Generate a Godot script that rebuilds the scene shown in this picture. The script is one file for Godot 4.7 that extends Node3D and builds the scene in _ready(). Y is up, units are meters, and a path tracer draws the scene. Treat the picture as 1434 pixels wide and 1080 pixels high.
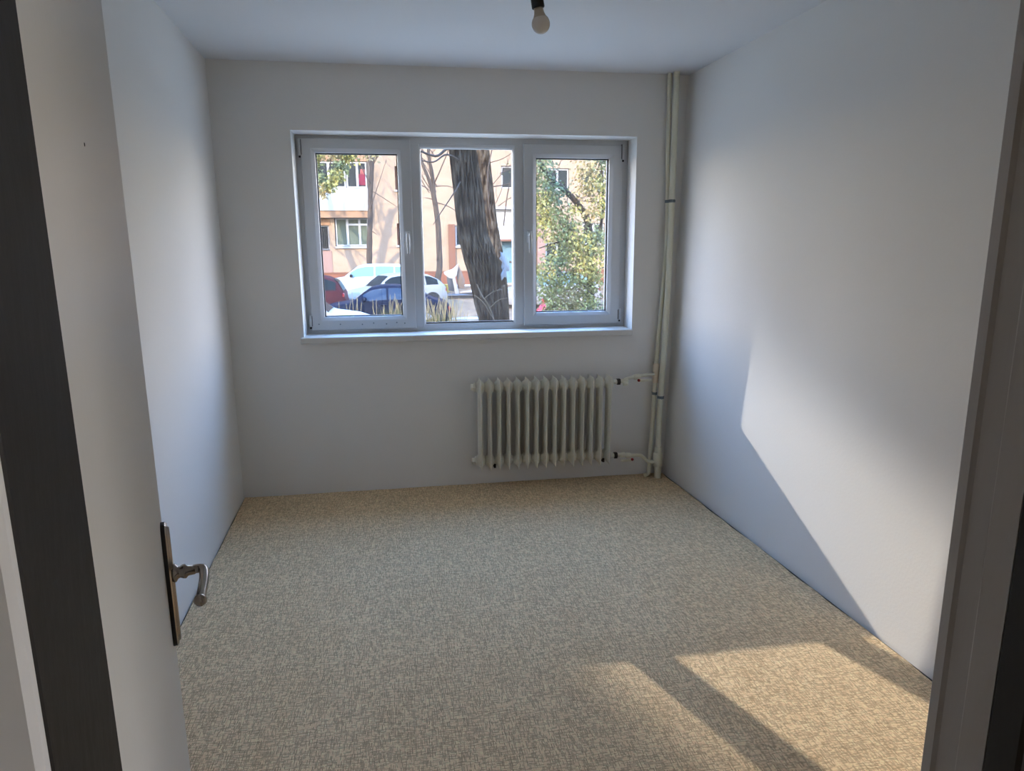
extends Node3D

# ---------------------------------------------------------------- helpers
var rng := RandomNumberGenerator.new()
var used := {}
const HGT := 2.55          # room height
const WID := 2.736         # room width along the window wall
const SKEW := 0.0425       # the side walls run slightly askew
const LEAN := 0.069        # the right wall leans out towards the ceiling

func numbered(called: String) -> String:
	if not used.has(called):
		used[called] = 0
		return called
	used[called] += 1
	return "%s_%03d" % [called, used[called]]

func thing(called: String, label: String, category: String, at := Vector3.ZERO, turn := 0.0, group := "") -> Node3D:
	var o := Node3D.new()
	o.name = numbered(called)
	add_child(o)
	o.position = at
	o.rotation.y = turn
	o.set_meta("label", label)
	o.set_meta("category", category)
	if group != "":
		o.set_meta("group", group)
	return o

func obj(called: String, st, m: Material, parent: Node = null) -> MeshInstance3D:
	var o := MeshInstance3D.new()
	var me = st
	if st is SurfaceTool:
		st.generate_normals()
		me = st.commit()
	o.mesh = me
	o.material_override = m
	if parent == null:
		o.name = numbered(called)
		add_child(o)
	else:
		o.name = called
		parent.add_child(o, true)
	return o

func tag(o: Node, label: String, category: String, group := "") -> Node:
	o.set_meta("label", label)
	o.set_meta("category", category)
	if group != "":
		o.set_meta("group", group)
	return o

func struct(called: String, st, m: Material, label: String, category: String) -> MeshInstance3D:
	var o := obj(called, st, m)
	o.set_meta("kind", "structure")
	tag(o, label, category)
	return o

func mb() -> SurfaceTool:
	var st := SurfaceTool.new()
	st.begin(Mesh.PRIMITIVE_TRIANGLES)
	return st

# corners counter-clockwise seen from outside
func quad(st: SurfaceTool, a: Vector3, b: Vector3, c: Vector3, d: Vector3, smooth := false) -> void:
	var g := 1 if smooth else 4294967295
	for v in [a, c, b, a, d, c]:
		st.set_smooth_group(g)
		st.add_vertex(v)

func tri(st: SurfaceTool, a: Vector3, b: Vector3, c: Vector3, smooth := false) -> void:
	var g := 1 if smooth else 4294967295
	for v in [a, c, b]:
		st.set_smooth_group(g)
		st.add_vertex(v)

func box8(st: SurfaceTool, p: Array) -> void:   # 0-3 bottom ring, 4-7 top ring, counter-clockwise from above
	quad(st, p[3], p[2], p[1], p[0])
	quad(st, p[4], p[5], p[6], p[7])
	for i in 4:
		var j := (i + 1) % 4
		quad(st, p[i], p[j], p[4 + j], p[4 + i])

func bx(st: SurfaceTool, lo: Vector3, hi: Vector3) -> void:
	box8(st, [Vector3(lo.x, lo.y, hi.z), Vector3(hi.x, lo.y, hi.z), Vector3(hi.x, lo.y, lo.z), Vector3(lo.x, lo.y, lo.z),
		Vector3(lo.x, hi.y, hi.z), Vector3(hi.x, hi.y, hi.z), Vector3(hi.x, hi.y, lo.z), Vector3(lo.x, hi.y, lo.z)])

# box with chamfered edges
func cbx(st: SurfaceTool, lo: Vector3, hi: Vector3, c := 0.003) -> void:
	var m := (lo + hi) / 2
	var h := (hi - lo) / 2
	c = minf(c, minf(h.x, minf(h.y, h.z)) * 0.9)
	var ax := [Vector3.RIGHT, Vector3.UP, Vector3.BACK]
	var P := func(s: Vector3, f: int) -> Vector3:    # the corner s on the face across axis f
		var q := Vector3(s.x * (h.x - c), s.y * (h.y - c), s.z * (h.z - c))
		q[f] = s[f] * h[f]
		return m + q
	for f in 3:
		var u := (f + 1) % 3
		var v := (f + 2) % 3
		for s in [-1.0, 1.0]:
			var r := []
			for k in [[-1, -1], [1, -1], [1, 1], [-1, 1]]:
				var q := Vector3.ZERO
				q[f] = s; q[u] = k[0]; q[v] = k[1]
				r.append(P.call(q, f))
			if s < 0: r.reverse()
			quad(st, r[0], r[1], r[2], r[3])
		for s in [-1.0, 1.0]:            # edges along f
			for t in [-1.0, 1.0]:
				var a := Vector3.ZERO; var b := Vector3.ZERO
				a[f] = -1; b[f] = 1
				a[u] = s; b[u] = s; a[v] = t; b[v] = t
				var w := [P.call(a, u), P.call(b, u), P.call(b, v), P.call(a, v)]
				if s * t < 0: w.reverse()
				quad(st, w[3], w[2], w[1], w[0])
	for sx in [-1.0, 1.0]:
		for sy in [-1.0, 1.0]:
			for sz in [-1.0, 1.0]:
				var s := Vector3(sx, sy, sz)
				if sx * sy * sz > 0: tri(st, P.call(s, 0), P.call(s, 1), P.call(s, 2))
				else: tri(st, P.call(s, 0), P.call(s, 2), P.call(s, 1))

func frame_at(d: Vector3) -> Array:
	var up := Vector3.UP if absf(d.y) < 0.9 else Vector3.BACK
	var u := up.cross(d).normalized()
	return [u, d.cross(u).normalized()]

# a tube through points with radii; bump(angle, along) scales the radius
func tube(st: SurfaceTool, pts: Array, rad, segs := 10, caps := true, bump = null) -> void:
	var n := pts.size()
	var rings := []
	var pu := Vector3.ZERO
	for i in n:
		var d: Vector3 = (pts[mini(i + 1, n - 1)] - pts[maxi(i - 1, 0)]).normalized()
		var u: Vector3
		if i == 0: u = frame_at(d)[0]
		else: u = (pu - d * pu.dot(d)).normalized()
		pu = u
		var v := d.cross(u)
		var r: float = rad[i] if rad is Array else rad
		var ring := []
		for k in segs:
			var a := TAU * k / segs
			var rr := r
			if bump != null: rr *= bump.call(a, float(i) / (n - 1))
			ring.append(pts[i] + (u * cos(a) + v * sin(a)) * rr)
		rings.append(ring)
	for i in n - 1:
		for k in segs:
			var j := (k + 1) % segs
			quad(st, rings[i][k], rings[i][j], rings[i + 1][j], rings[i + 1][k], true)
	if caps:
		for k in segs:
			var j := (k + 1) % segs
			tri(st, pts[0], rings[0][j], rings[0][k])
			tri(st, pts[n - 1], rings[n - 1][k], rings[n - 1][j])

# lathe a profile of Vector2(radius, along) round an axis
func lathe(st: SurfaceTool, prof: Array, at: Vector3, axis: Vector3, segs := 24, sharp := false) -> void:
	axis = axis.normalized()
	var f := frame_at(axis)
	for i in prof.size() - 1:
		for k in segs:
			var c := []
			for e in [[i, k], [i, k + 1], [i + 1, k + 1], [i + 1, k]]:
				var a: float = TAU * (e[1] % segs) / segs
				c.append(at + axis * prof[e[0]].y + (f[0] * cos(a) + f[1] * sin(a)) * prof[e[0]].x)
			if prof[i].x < 1e-6: tri(st, c[0], c[2], c[3], not sharp)
			elif prof[i + 1].x < 1e-6: tri(st, c[0], c[1], c[2], not sharp)
			else: quad(st, c[0], c[1], c[2], c[3], not sharp)

func cyl(st: SurfaceTool, a: Vector3, b: Vector3, r: float, segs := 16, c := 0.0015) -> void:
	var l := (b - a).length()
	c = minf(c, minf(r, l) * 0.4)
	lathe(st, [Vector2(0, 0), Vector2(r - c, 0)], a, b - a, segs, true)
	lathe(st, [Vector2(r - c, 0), Vector2(r, c), Vector2(r, l - c), Vector2(r - c, l)], a, b - a, segs)
	lathe(st, [Vector2(r - c, l), Vector2(0, l)], a, b - a, segs, true)

func curve(pts: Array, per := 6) -> Array:    # Catmull-Rom
	var out := []
	for i in pts.size() - 1:
		var p0: Vector3 = pts[maxi(i - 1, 0)]
		var p3: Vector3 = pts[mini(i + 2, pts.size() - 1)]
		for k in per:
			out.append(pts[i].cubic_interpolate(pts[i + 1], p0, p3, float(k) / per))
	out.append(pts[pts.size() - 1])
	return out

# a mitred frame round the rectangle; prof = [Vector2(inset, z)...] from outer back to inner back
func ring(st: SurfaceTool, x0: float, x1: float, y0: float, y1: float, prof: Array) -> void:
	var R := func(q: Vector2) -> Array:
		return [Vector3(x0 + q.x, y0 + q.x, q.y), Vector3(x1 - q.x, y0 + q.x, q.y), Vector3(x1 - q.x, y1 - q.x, q.y), Vector3(x0 + q.x, y1 - q.x, q.y)]
	for i in prof.size():
		var a: Array = R.call(prof[i])
		var b: Array = R.call(prof[(i + 1) % prof.size()])
		for k in 4:
			var j := (k + 1) % 4
			quad(st, a[k], a[j], b[j], b[k])

# slab in x and y with rectangular holes [x0, x1, y0, y1]
func holed(st: SurfaceTool, x0: float, x1: float, y0: float, y1: float, z0: float, z1: float, holes: Array) -> void:
	var xs := [x0, x1]
	for h in holes:
		for q in [h[0], h[1]]:
			if q > x0 and q < x1 and not xs.has(q): xs.append(q)
	xs.sort()
	for i in xs.size() - 1:
		var mx: float = (xs[i] + xs[i + 1]) / 2
		var cut := []
		for h in holes:
			if h[0] < mx and mx < h[1]: cut.append([h[2], h[3]])
		cut.sort()
		var y := y0
		for q in cut:
			if q[0] > y: bx(st, Vector3(xs[i], y, z0), Vector3(xs[i + 1], q[0], z1))
			y = q[1]
		if y < y1: bx(st, Vector3(xs[i], y, z0), Vector3(xs[i + 1], y1, z1))

# ---------------------------------------------------------------- materials
func mat(c: Color, rough := 0.8, metal := 0.0) -> StandardMaterial3D:
	var m := StandardMaterial3D.new()
	m.albedo_color = c
	m.roughness = rough
	m.metallic = metal
	return m

func noise_tex(freq: float, size: int, ramp: Gradient = null, normal := false, bump := 4.0, kind := FastNoiseLite.TYPE_SIMPLEX_SMOOTH, sd := 3) -> NoiseTexture2D:
	var n := FastNoiseLite.new()
	n.noise_type = kind
	n.frequency = freq
	n.seed = sd
	n.fractal_octaves = 5
	var t := NoiseTexture2D.new()
	t.width = size
	t.height = size
	t.seamless = true
	t.noise = n
	if ramp: t.color_ramp = ramp
	if normal:
		t.as_normal_map = true
		t.bump_strength = bump
	return t

func grad(a: Color, b: Color, mid = null) -> Gradient:
	var g := Gradient.new()
	g.set_color(0, a)
	g.set_color(1, b)
	if mid != null: g.add_point(0.5, mid)
	return g

const OUT := 0.29          # outdoor colours darkened to this share to balance the very bright sky
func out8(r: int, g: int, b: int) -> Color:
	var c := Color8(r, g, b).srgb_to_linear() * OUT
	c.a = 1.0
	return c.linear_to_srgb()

func tri_mat(c: Color, rough: float, scale: Vector3, albedo: Texture2D, normal: Texture2D = null, ns := 1.0, world := true) -> StandardMaterial3D:
	var m := mat(c, rough)
	m.uv1_triplanar = true
	m.uv1_world_triplanar = world
	m.uv1_scale = scale
	if albedo: m.albedo_texture = albedo
	if normal:
		m.normal_enabled = true
		m.normal_texture = normal
		m.normal_scale = ns
	return m

func carpet_images() -> Array:
	var S := 1024
	var im := Image.create(S, S, false, Image.FORMAT_RGB8)
	var hm := Image.create(S, S, false, Image.FORMAT_RGB8)
	var base := Color8(244, 211, 167)
	im.fill(base)
	hm.fill(Color(0.62, 0.62, 0.62))
	var r := RandomNumberGenerator.new()
	r.seed = 77
	# fine light and dark threads, both ways, then the dark stitches of the weave
	for pass_n in 3:
		var count: int = [26000, 8000, 5600][pass_n]
		for i in count:
			var across := r.randf() < 0.5
			var len: int = [r.randi_range(8, 26), r.randi_range(12, 40), r.randi_range(16, 46)][pass_n]
			var wide: int = [2, 2, 3][pass_n]
			var x := r.randi_range(0, S - 1)
			var y := r.randi_range(0, S - 1)
			if pass_n == 2:
				x = x / 6 * 6
				y = y / 6 * 6
			var v := 0.0
			var h := 0.6
			match pass_n:
				0:
					v = r.randf_range(-0.09, 0.09)
					h = 0.62 + v * 1.5
				1:
					v = r.randf_range(0.05, 0.13)
					h = 0.85
				2:
					v = r.randf_range(-0.30, -0.12)
					h = 0.2
			var c := Color(base.r + v, base.g + v * 0.97, base.b + v * 0.86)
			for k in len:
				for w in wide:
					var px := (x + (k if across else w)) % S
					var py := (y + (w if across else k)) % S
					im.set_pixel(px, py, c)
					hm.set_pixel(px, py, Color(h, h, h))
	hm.bump_map_to_normal_map(3.0)
	return [ImageTexture.create_from_image(im), ImageTexture.create_from_image(hm)]

var M := {}
func make_materials() -> void:
	var plaster_n := noise_tex(0.05, 512, null, true, 1.6)
	M.wall = tri_mat(Color8(240, 236, 229), 0.75, Vector3.ONE * 2.3, null, plaster_n, 0.16)
	M.ceiling = tri_mat(Color8(236, 236, 236), 0.85, Vector3.ONE * 2.3, null, plaster_n, 0.1)
	var cp := carpet_images()
	M.carpet = tri_mat(Color(1, 1, 1), 0.95, Vector3.ONE * 1.55, cp[0], cp[1], 0.8)
	M.plastic = mat(Color8(208, 207, 205), 0.35)
	M.gasket = mat(Color8(30, 30, 32), 0.6)
	M.glass = mat(Color(1, 1, 1, 0.04), 0.02)
	M.glass.transparency = BaseMaterial3D.TRANSPARENCY_ALPHA
	M.sill = tri_mat(Color8(226, 222, 214), 0.45, Vector3.ONE * 2.0, null, plaster_n, 0.1)
	M.enamel = mat(Color8(240, 234, 216), 0.35)
	M.pipe = mat(Color8(232, 226, 202), 0.42)
	M.ppr = mat(Color8(228, 208, 180), 0.5)
	M.iron = mat(Color8(62, 54, 48), 0.5, 0.6)
	M.clamp = mat(Color8(120, 128, 130), 0.4, 0.8)
	M.red = mat(Color8(150, 24, 28), 0.5)
	M.door = tri_mat(Color8(214, 210, 202), 0.42, Vector3(5, 0.6, 5), null, noise_tex(0.03, 512, null, true, 2.0), 0.22)
	M.jamb = tri_mat(Color8(176, 170, 164), 0.5, Vector3(5, 0.8, 5), null, noise_tex(0.03, 512, null, true, 2.0), 0.25)
	M.casing = mat(Color8(222, 220, 216), 0.5)
	M.dark = tri_mat(Color8(22, 18, 14), 0.55, Vector3(5, 0.8, 5), null, noise_tex(0.03, 512, null, true, 2.0), 0.25)
	M.nickel = mat(Color8(158, 150, 142), 0.25, 1.0)
	M.black = mat(Color8(16, 15, 15), 0.5)
	M.bulb = mat(Color8(236, 226, 212), 0.25)
	M.bulb_base = mat(Color8(196, 178, 152), 0.4)
	# outdoors
	var st_n := noise_tex(0.03, 512, null, true, 3.0)
	M.facade = tri_mat(out8(230, 197, 164), 0.95, Vector3.ONE * 0.12, noise_tex(0.012, 512, grad(Color(0.9, 0.9, 0.89), Color(1, 1, 1))), st_n, 0.3)
	M.white_paint = mat(out8(240, 240, 238), 0.8)
	M.ochre = mat(out8(206, 160, 118), 0.9)
	M.plinth = tri_mat(out8(190, 118, 84), 0.9, Vector3.ONE * 0.5, noise_tex(0.01, 256, grad(Color(0.8, 0.8, 0.8), Color(1, 1, 1))))
	M.brown = mat(out8(160, 104, 74), 0.85)
	M.pink = mat(out8(196, 156, 140), 0.85)
	M.pvc = mat(out8(236, 238, 240), 0.4)
	M.far_glass = mat(out8(52, 62, 66), 0.08)
	M.far_glass.metallic_specular = 0.2
	M.curtain = tri_mat(out8(150, 164, 136), 0.9, Vector3(3.0, 0.1, 3.0), noise_tex(0.03, 256, grad(Color(0.65, 0.65, 0.65), Color(1, 1, 1))))
	M.red_cloth = mat(out8(176, 30, 66), 0.9)
	M.skin_pink = mat(out8(226, 120, 104), 0.9)
	M.room_dark = mat(out8(70, 72, 74), 0.9)
	M.ground = tri_mat(out8(255, 255, 255), 0.98, Vector3.ONE * 0.22, noise_tex(0.02, 512, grad(Color8(120, 92, 66), Color8(206, 168, 120), Color8(170, 132, 92))), st_n, 0.8)
	M.snow = mat(out8(238, 240, 244), 0.8)
	var bark_ramp := grad(out8(58, 40, 28), out8(255, 230, 198), out8(168, 136, 108))
	bark_ramp.set_offset(0, 0.30)
	bark_ramp.set_offset(2, 0.72)
	M.bark = tri_mat(out8(255, 255, 255), 0.95, Vector3(3.6, 0.42, 3.6), noise_tex(0.014, 512, bark_ramp), noise_tex(0.014, 512, null, true, 14.0), 1.0)
	M.bark.metallic_specular = 0.1
	M.thin_bark = tri_mat(out8(255, 255, 255), 0.95, Vector3(1.5, 0.5, 1.5), noise_tex(0.02, 256, grad(Color8(54, 42, 34), Color8(132, 112, 92))))
	M.twig = mat(out8(108, 88, 72), 0.9)
	M.vine = mat(out8(176, 158, 136), 0.95)
	M.vine.metallic_specular = 0.1
	M.straw = mat(out8(196, 176, 122), 0.9)
	M.green_grass = mat(out8(132, 140, 62), 0.9)
	M.leaf = mat(Color(1, 1, 1), 0.7)
	M.leaf.vertex_color_use_as_albedo = true
	M.leaf.backlight_enabled = true
	M.leaf.backlight = Color(0.16, 0.17, 0.05)
	M.tyre = mat(out8(26, 26, 27), 0.9)
	M.hub = mat(out8(150, 152, 154), 0.35, 0.7)
	M.car_glass = mat(out8(48, 60, 66), 0.12)
	M.car_glass.metallic_specular = 0.06
	M.tint_glass = mat(out8(84, 104, 128), 0.12)
	M.tint_glass.metallic_specular = 0.1
	M.light_glass = mat(out8(150, 190, 206), 0.15)
	M.light_glass.metallic_specular = 0.2
	M.lamp_red = mat(out8(170, 20, 22), 0.2)
	M.lamp_clear = mat(out8(220, 224, 226), 0.15)

# ---------------------------------------------------------------- scene
func _ready() -> void:
	rng.seed = 20240
	# camera
	var cam := Camera3D.new()
	cam.name = "camera"
	add_child(cam)
	cam.position = Vector3(1.02012, 1.522, 4.22784)
	cam.rotation = Vector3(-0.19979, -0.15807, -0.00709)
	cam.fov = 59.1
	cam.near = 0.03
	cam.far = 400
	cam.current = true
	# sky, sun, exposure
	var env := Environment.new()
	var sm := ProceduralSkyMaterial.new()
	sm.sky_top_color = Color(0.46, 0.65, 0.91)
	sm.sky_horizon_color = Color(0.96, 0.90, 0.79)
	sm.sky_curve = 0.20
	sm.sky_energy_multiplier = 1.0
	sm.ground_bottom_color = Color(0.22, 0.20, 0.17)
	sm.ground_horizon_color = Color(0.45, 0.42, 0.38)
	sm.sun_angle_max = 2.0
	var sky := Sky.new()
	sky.sky_material = sm
	env.background_mode = Environment.BG_SKY
	env.sky = sky
	env.background_energy_multiplier = 19.0
	env.tonemap_mode = Environment.TONE_MAPPER_LINEAR
	env.tonemap_exposure = 0.95
	env.sdfgi_enabled = true
	env.ssao_enabled = true
	env.ssil_enabled = true
	var we := WorldEnvironment.new()
	we.name = "environment"
	we.environment = env
	add_child(we)
	var sun := DirectionalLight3D.new()      # stands behind this building and lights the block across the yard
	sun.name = "sun"
	add_child(sun)
	sun.look_at_from_position(Vector3.ZERO, Vector3(0.55, -0.5, -1.0), Vector3.UP)
	sun.light_color = Color(1.0, 0.93, 0.82)
	sun.light_energy = 3.8
	sun.light_angular_distance = 0.53
	sun.shadow_enabled = true
	var glint := SpotLight3D.new()           # unseen source of reflected sun, shaped for the patch on wall and carpet
	glint.name = "unseen_glint"
	add_child(glint)
	var aim := Vector3(1.78, 0.94, -0.17)
	glint.look_at_from_position(aim + Vector3(-0.374, 0.497, -1.0) * 33.2, aim, Vector3.UP)
	glint.light_color = Color(1.0, 0.98, 0.94)
	glint.light_energy = 2600.0
	glint.spot_range = 60.0
	glint.spot_attenuation = 2.0
	glint.spot_angle = 1.30
	glint.spot_angle_attenuation = 0.4
	glint.light_size = 0.18
	glint.shadow_enabled = true

	make_materials()
	build_room()
	build_hall()
	build_window()
	build_door()
	build_outside_shell()
	build_block()
	build_radiator()
	build_pipes()
	build_bulb()
	build_trees()
	build_cars()
	build_yard()

# ---------------------------------------------------------------- the room
func build_room() -> void:
	var L := 3.70
	var st := mb()   # floor
	box8(st, [Vector3(-0.1 + SKEW * 5.3, -0.15, 5.3), Vector3(3.2, -0.15, 5.3), Vector3(3.2, -0.15, -0.02), Vector3(-0.1, -0.15, -0.02),
		Vector3(-0.1 + SKEW * 5.3, 0, 5.3), Vector3(3.2, 0, 5.3), Vector3(3.2, 0, -0.02), Vector3(-0.1, 0, -0.02)])
	struct("floor", st, mat(Color8(58, 50, 42), 0.9), "dark bare floor that shows as a gap along the carpet's edge", "floor")
	var edge := []      # the carpet stops a little short of the walls, its edge cut by hand
	for i in 40: edge.append(Vector3(lerpf(0.006, WID - 0.02, i / 40.0), 0, 0.004 + 0.007 * absf(sin(i * 1.3) * sin(i * 0.37))))
	for i in 50: edge.append(Vector3(WID - 0.012 - 0.010 * absf(sin(i * 0.9) * cos(i * 0.31)) + SKEW * 3.95 * i / 50.0, 0, lerpf(0.02, 3.95, i / 50.0)))
	edge.append(Vector3(2.88, 0, 5.29))
	edge.append(Vector3(0.16, 0, 5.29))
	for i in 30: edge.append(Vector3(0.006 + 0.004 * absf(sin(i * 1.1)) + SKEW * 3.7 * (1.0 - i / 30.0), 0, lerpf(3.7, 0.02, i / 30.0)))
	st = mb()
	var mid := Vector3(1.4, 0.010, 2.3)
	for i in edge.size():
		var a: Vector3 = edge[i]
		var b: Vector3 = edge[(i + 1) % edge.size()]
		quad(st, b, a, a + Vector3(0, 0.010, 0), b + Vector3(0, 0.010, 0))
		tri(st, b + Vector3(0, 0.010, 0), a + Vector3(0, 0.010, 0), mid)
	tag(obj("carpet", st, M.carpet), "beige woven carpet with short dark stitches, lying wall to wall", "carpet")
	st = mb()
	bx(st, Vector3(-0.4, HGT, -0.34), Vector3(3.4, HGT + 0.22, L + 0.09))
	struct("ceiling", st, M.ceiling, "smooth white painted ceiling of the empty room", "ceiling")
	st = mb()
	box8(st, [Vector3(SKEW * L - 0.2, -0.1, L), Vector3(SKEW * L, -0.1, L), Vector3(0, -0.1, 0), Vector3(-0.2, -0.1, 0),
		Vector3(SKEW * L - 0.2, HGT + 0.1, L), Vector3(SKEW * L, HGT + 0.1, L), Vector3(0, HGT + 0.1, 0), Vector3(-0.2, HGT + 0.1, 0)])
	struct("wall_left", st, M.wall, "white painted wall on the left, behind the open door", "wall")
	st = mb()
	var f := LEAN / HGT
	var xb := WID - 0.1 * f
	var xt := WID + (HGT + 0.1) * f
	box8(st, [Vector3(xb + SKEW * L, -0.1, L), Vector3(3.3, -0.1, L), Vector3(3.3, -0.1, 0), Vector3(xb, -0.1, 0),
		Vector3(xt + SKEW * L, HGT + 0.1, L), Vector3(3.3, HGT + 0.1, L), Vector3(3.3, HGT + 0.1, 0), Vector3(xt, HGT + 0.1, 0)])
	struct("wall_right", st, M.wall, "white painted wall on the right with a patch of sunlight", "wall")
	st = mb()
	holed(st, -0.2, 3.3, -0.1, HGT + 0.1, -0.34, 0.0, [[0.426, 2.485, 0.985, 2.188]])
	struct("wall_back", st, M.wall, "white wall with the three part window and the radiator", "wall")
	st = mb()
	holed(st, 0.0, 3.3, -0.1, HGT, L, 3.79, [[0.752, 1.547, -0.1, 2.05]])
	struct("wall_front", st, M.wall, "wall that holds the doorway the view looks through", "wall")

func build_hall() -> void:
	var st := mb()
	bx(st, Vector3(-1.2, -0.1, 5.6), Vector3(3.4, HGT, 5.75))
	struct("wall_hall_rear", st, M.wall, "wall of the hall behind the doorway", "wall")
	st = mb()
	bx(st, Vector3(-1.35, -0.15, 3.7), Vector3(-1.2, HGT, 5.75))
	bx(st, Vector3(-1.2, -0.1, 3.70), Vector3(0.0, HGT, 3.79))
	struct("wall_hall_left", st, M.wall, "wall of the hall left of the doorway", "wall")
	st = mb()   # unseen side opening, placed to light the hall and the door casing
	bx(st, Vector3(3.3, -0.15, 3.7), Vector3(3.45, 1.0, 5.75))
	bx(st, Vector3(3.3, 2.1, 3.7), Vector3(3.45, HGT, 5.75))
	bx(st, Vector3(3.3, 1.0, 3.7), Vector3(3.45, 2.1, 4.3))
	bx(st, Vector3(3.3, 1.0, 5.3), Vector3(3.45, 2.1, 5.75))
	struct("wall_hall_right", st, M.wall, "unseen hall wall with a side opening placed to light the door casing", "wall")
	st = mb()
	bx(st, Vector3(-1.35, HGT, 3.79), Vector3(3.45, HGT + 0.2, 5.75))
	struct("ceiling_hall", st, M.ceiling, "white ceiling of the hall", "ceiling")
	st = mb()
	bx(st, Vector3(-1.35, -0.15, 5.3), Vector3(3.45, -0.001, 5.75))
	bx(st, Vector3(-1.35, -0.15, 3.79), Vector3(-0.06, -0.001, 5.3))
	struct("floor_hall", st, mat(Color8(120, 92, 66), 0.6), "bare floor of the hall", "floor")

func build_window() -> void:
	var w := thing("window_1", "white plastic window of three lights in the back wall", "window")
	w.set_meta("kind", "structure")
	var st := mb()
	ring(st, 0.426, 2.485, 0.985, 2.188, [Vector2(0, -0.245), Vector2(0, -0.170), Vector2(0.040, -0.170), Vector2(0.044, -0.174), Vector2(0.044, -0.245)])
	obj("outer_frame", st, M.plastic, w)
	for x in [1.125, 1.776]:
		st = mb()
		cbx(st, Vector3(x - 0.032, 1.025, -0.245), Vector3(x + 0.032, 2.148, -0.1685), 0.003)
		obj("mullion", st, M.plastic, w)
	# opening sashes
	var k := 0
	for r in [[0.455, 1.103, 1.022, 2.170], [1.803, 2.444, 1.022, 2.158]]:
		st = mb()
		ring(st, r[0], r[1], r[2], r[3], [Vector2(0, -0.232), Vector2(0, -0.156), Vector2(0.004, -0.152), Vector2(0.058, -0.152), Vector2(0.062, -0.155), Vector2(0.080, -0.170), Vector2(0.082, -0.176), Vector2(0.082, -0.232)])
		var sash := obj("sash", st, M.plastic, w)
		st = mb()
		ring(st, r[0] + 0.078, r[1] - 0.078, r[2] + 0.078, r[3] - 0.078, [Vector2(0, -0.205), Vector2(0, -0.184), Vector2(0.010, -0.184), Vector2(0.010, -0.205)])
		obj("gasket", st, M.gasket, sash)
		st = mb()
		bx(st, Vector3(r[0] + 0.076, r[2] + 0.076, -0.1955), Vector3(r[1] - 0.076, r[3] - 0.076, -0.1915))
		obj("pane", st, M.glass, sash)
		st = mb()   # handle on the lock side
		var hx: float = 1.069 if k == 0 else 1.836
		cbx(st, Vector3(hx - 0.015, 1.555, -0.153), Vector3(hx + 0.015, 1.628, -0.141), 0.004)
		cyl(st, Vector3(hx, 1.60, -0.142), Vector3(hx, 1.60, -0.108), 0.010, 14)
		tube(st, curve([Vector3(hx, 1.612, -0.112), Vector3(hx, 1.575, -0.108), Vector3(hx, 1.535, -0.106), Vector3(hx, 1.488, -0.108)], 4), [0.008, 0.009, 0.0095, 0.010, 0.0105, 0.0105, 0.0105, 0.010, 0.010, 0.0095, 0.009, 0.0085, 0.007], 12)
		obj("handle", st, M.plastic, sash)
		# hinges on the other side
		var ex: float = r[0] - 0.006 if k == 0 else r[1] + 0.006
		for y in [[2.070, 2.166], [1.046, 1.118]]:
			st = mb()
			cyl(st, Vector3(ex, y[0], -0.154), Vector3(ex, y[1], -0.154), 0.009, 14)
			cbx(st, Vector3(ex - 0.011, y[0] + 0.01, -0.171), Vector3(ex + 0.011, y[1] - 0.012, -0.157), 0.002)
			obj("hinge", st, M.plastic, sash)
			st = mb()
			var gx: float = ex + 0.0115 if k == 0 else ex - 0.0115
			bx(st, Vector3(gx - 0.0018, y[0] + 0.004, -0.165), Vector3(gx + 0.0018, y[1] - 0.004, -0.1505))
			obj("hinge_dark_strip", st, M.black, sash)  # solid black strip drawn for the dark gap beside the hinge
			st = mb()
			cyl(st, Vector3(ex, y[0] - 0.013, -0.158), Vector3(ex, y[0] - 0.001, -0.158), 0.006, 10)
			obj("hinge_pin", st, M.black, sash)
		if k == 0:
			for x in [0.50, 0.63, 0.765, 0.835, 0.915, 0.98, 1.03]:
				st = mb()
				lathe(st, [Vector2(0.0042, 0), Vector2(0.0035, 0.0012), Vector2(0, 0.0014)], Vector3(x, 1.058 + 0.004 * sin(x * 40.0), -0.1521), Vector3.BACK, 10)
				obj("screw", st, M.clamp, sash)
		k += 1
	# fixed light in the middle
	st = mb()
	ring(st, 1.143, 1.758, 1.022, 2.150, [Vector2(0, -0.232), Vector2(0, -0.176), Vector2(0.006, -0.172), Vector2(0.018, -0.178), Vector2(0.022, -0.186), Vector2(0.022, -0.232)])
	var fix := obj("fixed_frame", st, M.plastic, w)
	st = mb()
	ring(st, 1.152, 1.749, 1.046, 2.136, [Vector2(0, -0.207), Vector2(0, -0.187), Vector2(0.008, -0.187), Vector2(0.008, -0.207)])
	obj("gasket", st, M.gasket, fix)
	st = mb()
	bx(st, Vector3(1.150, 1.040, -0.199), Vector3(1.752, 2.140, -0.195))
	obj("pane", st, M.glass, fix)
	st = mb()
	cbx(st, Vector3(0.409, 0.964, -0.24), Vector3(2.479, 1.001, 0.042), 0.004)
	struct("trim_1", st, M.sill, "off-white window sill board that juts out below the window", "sill")

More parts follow.
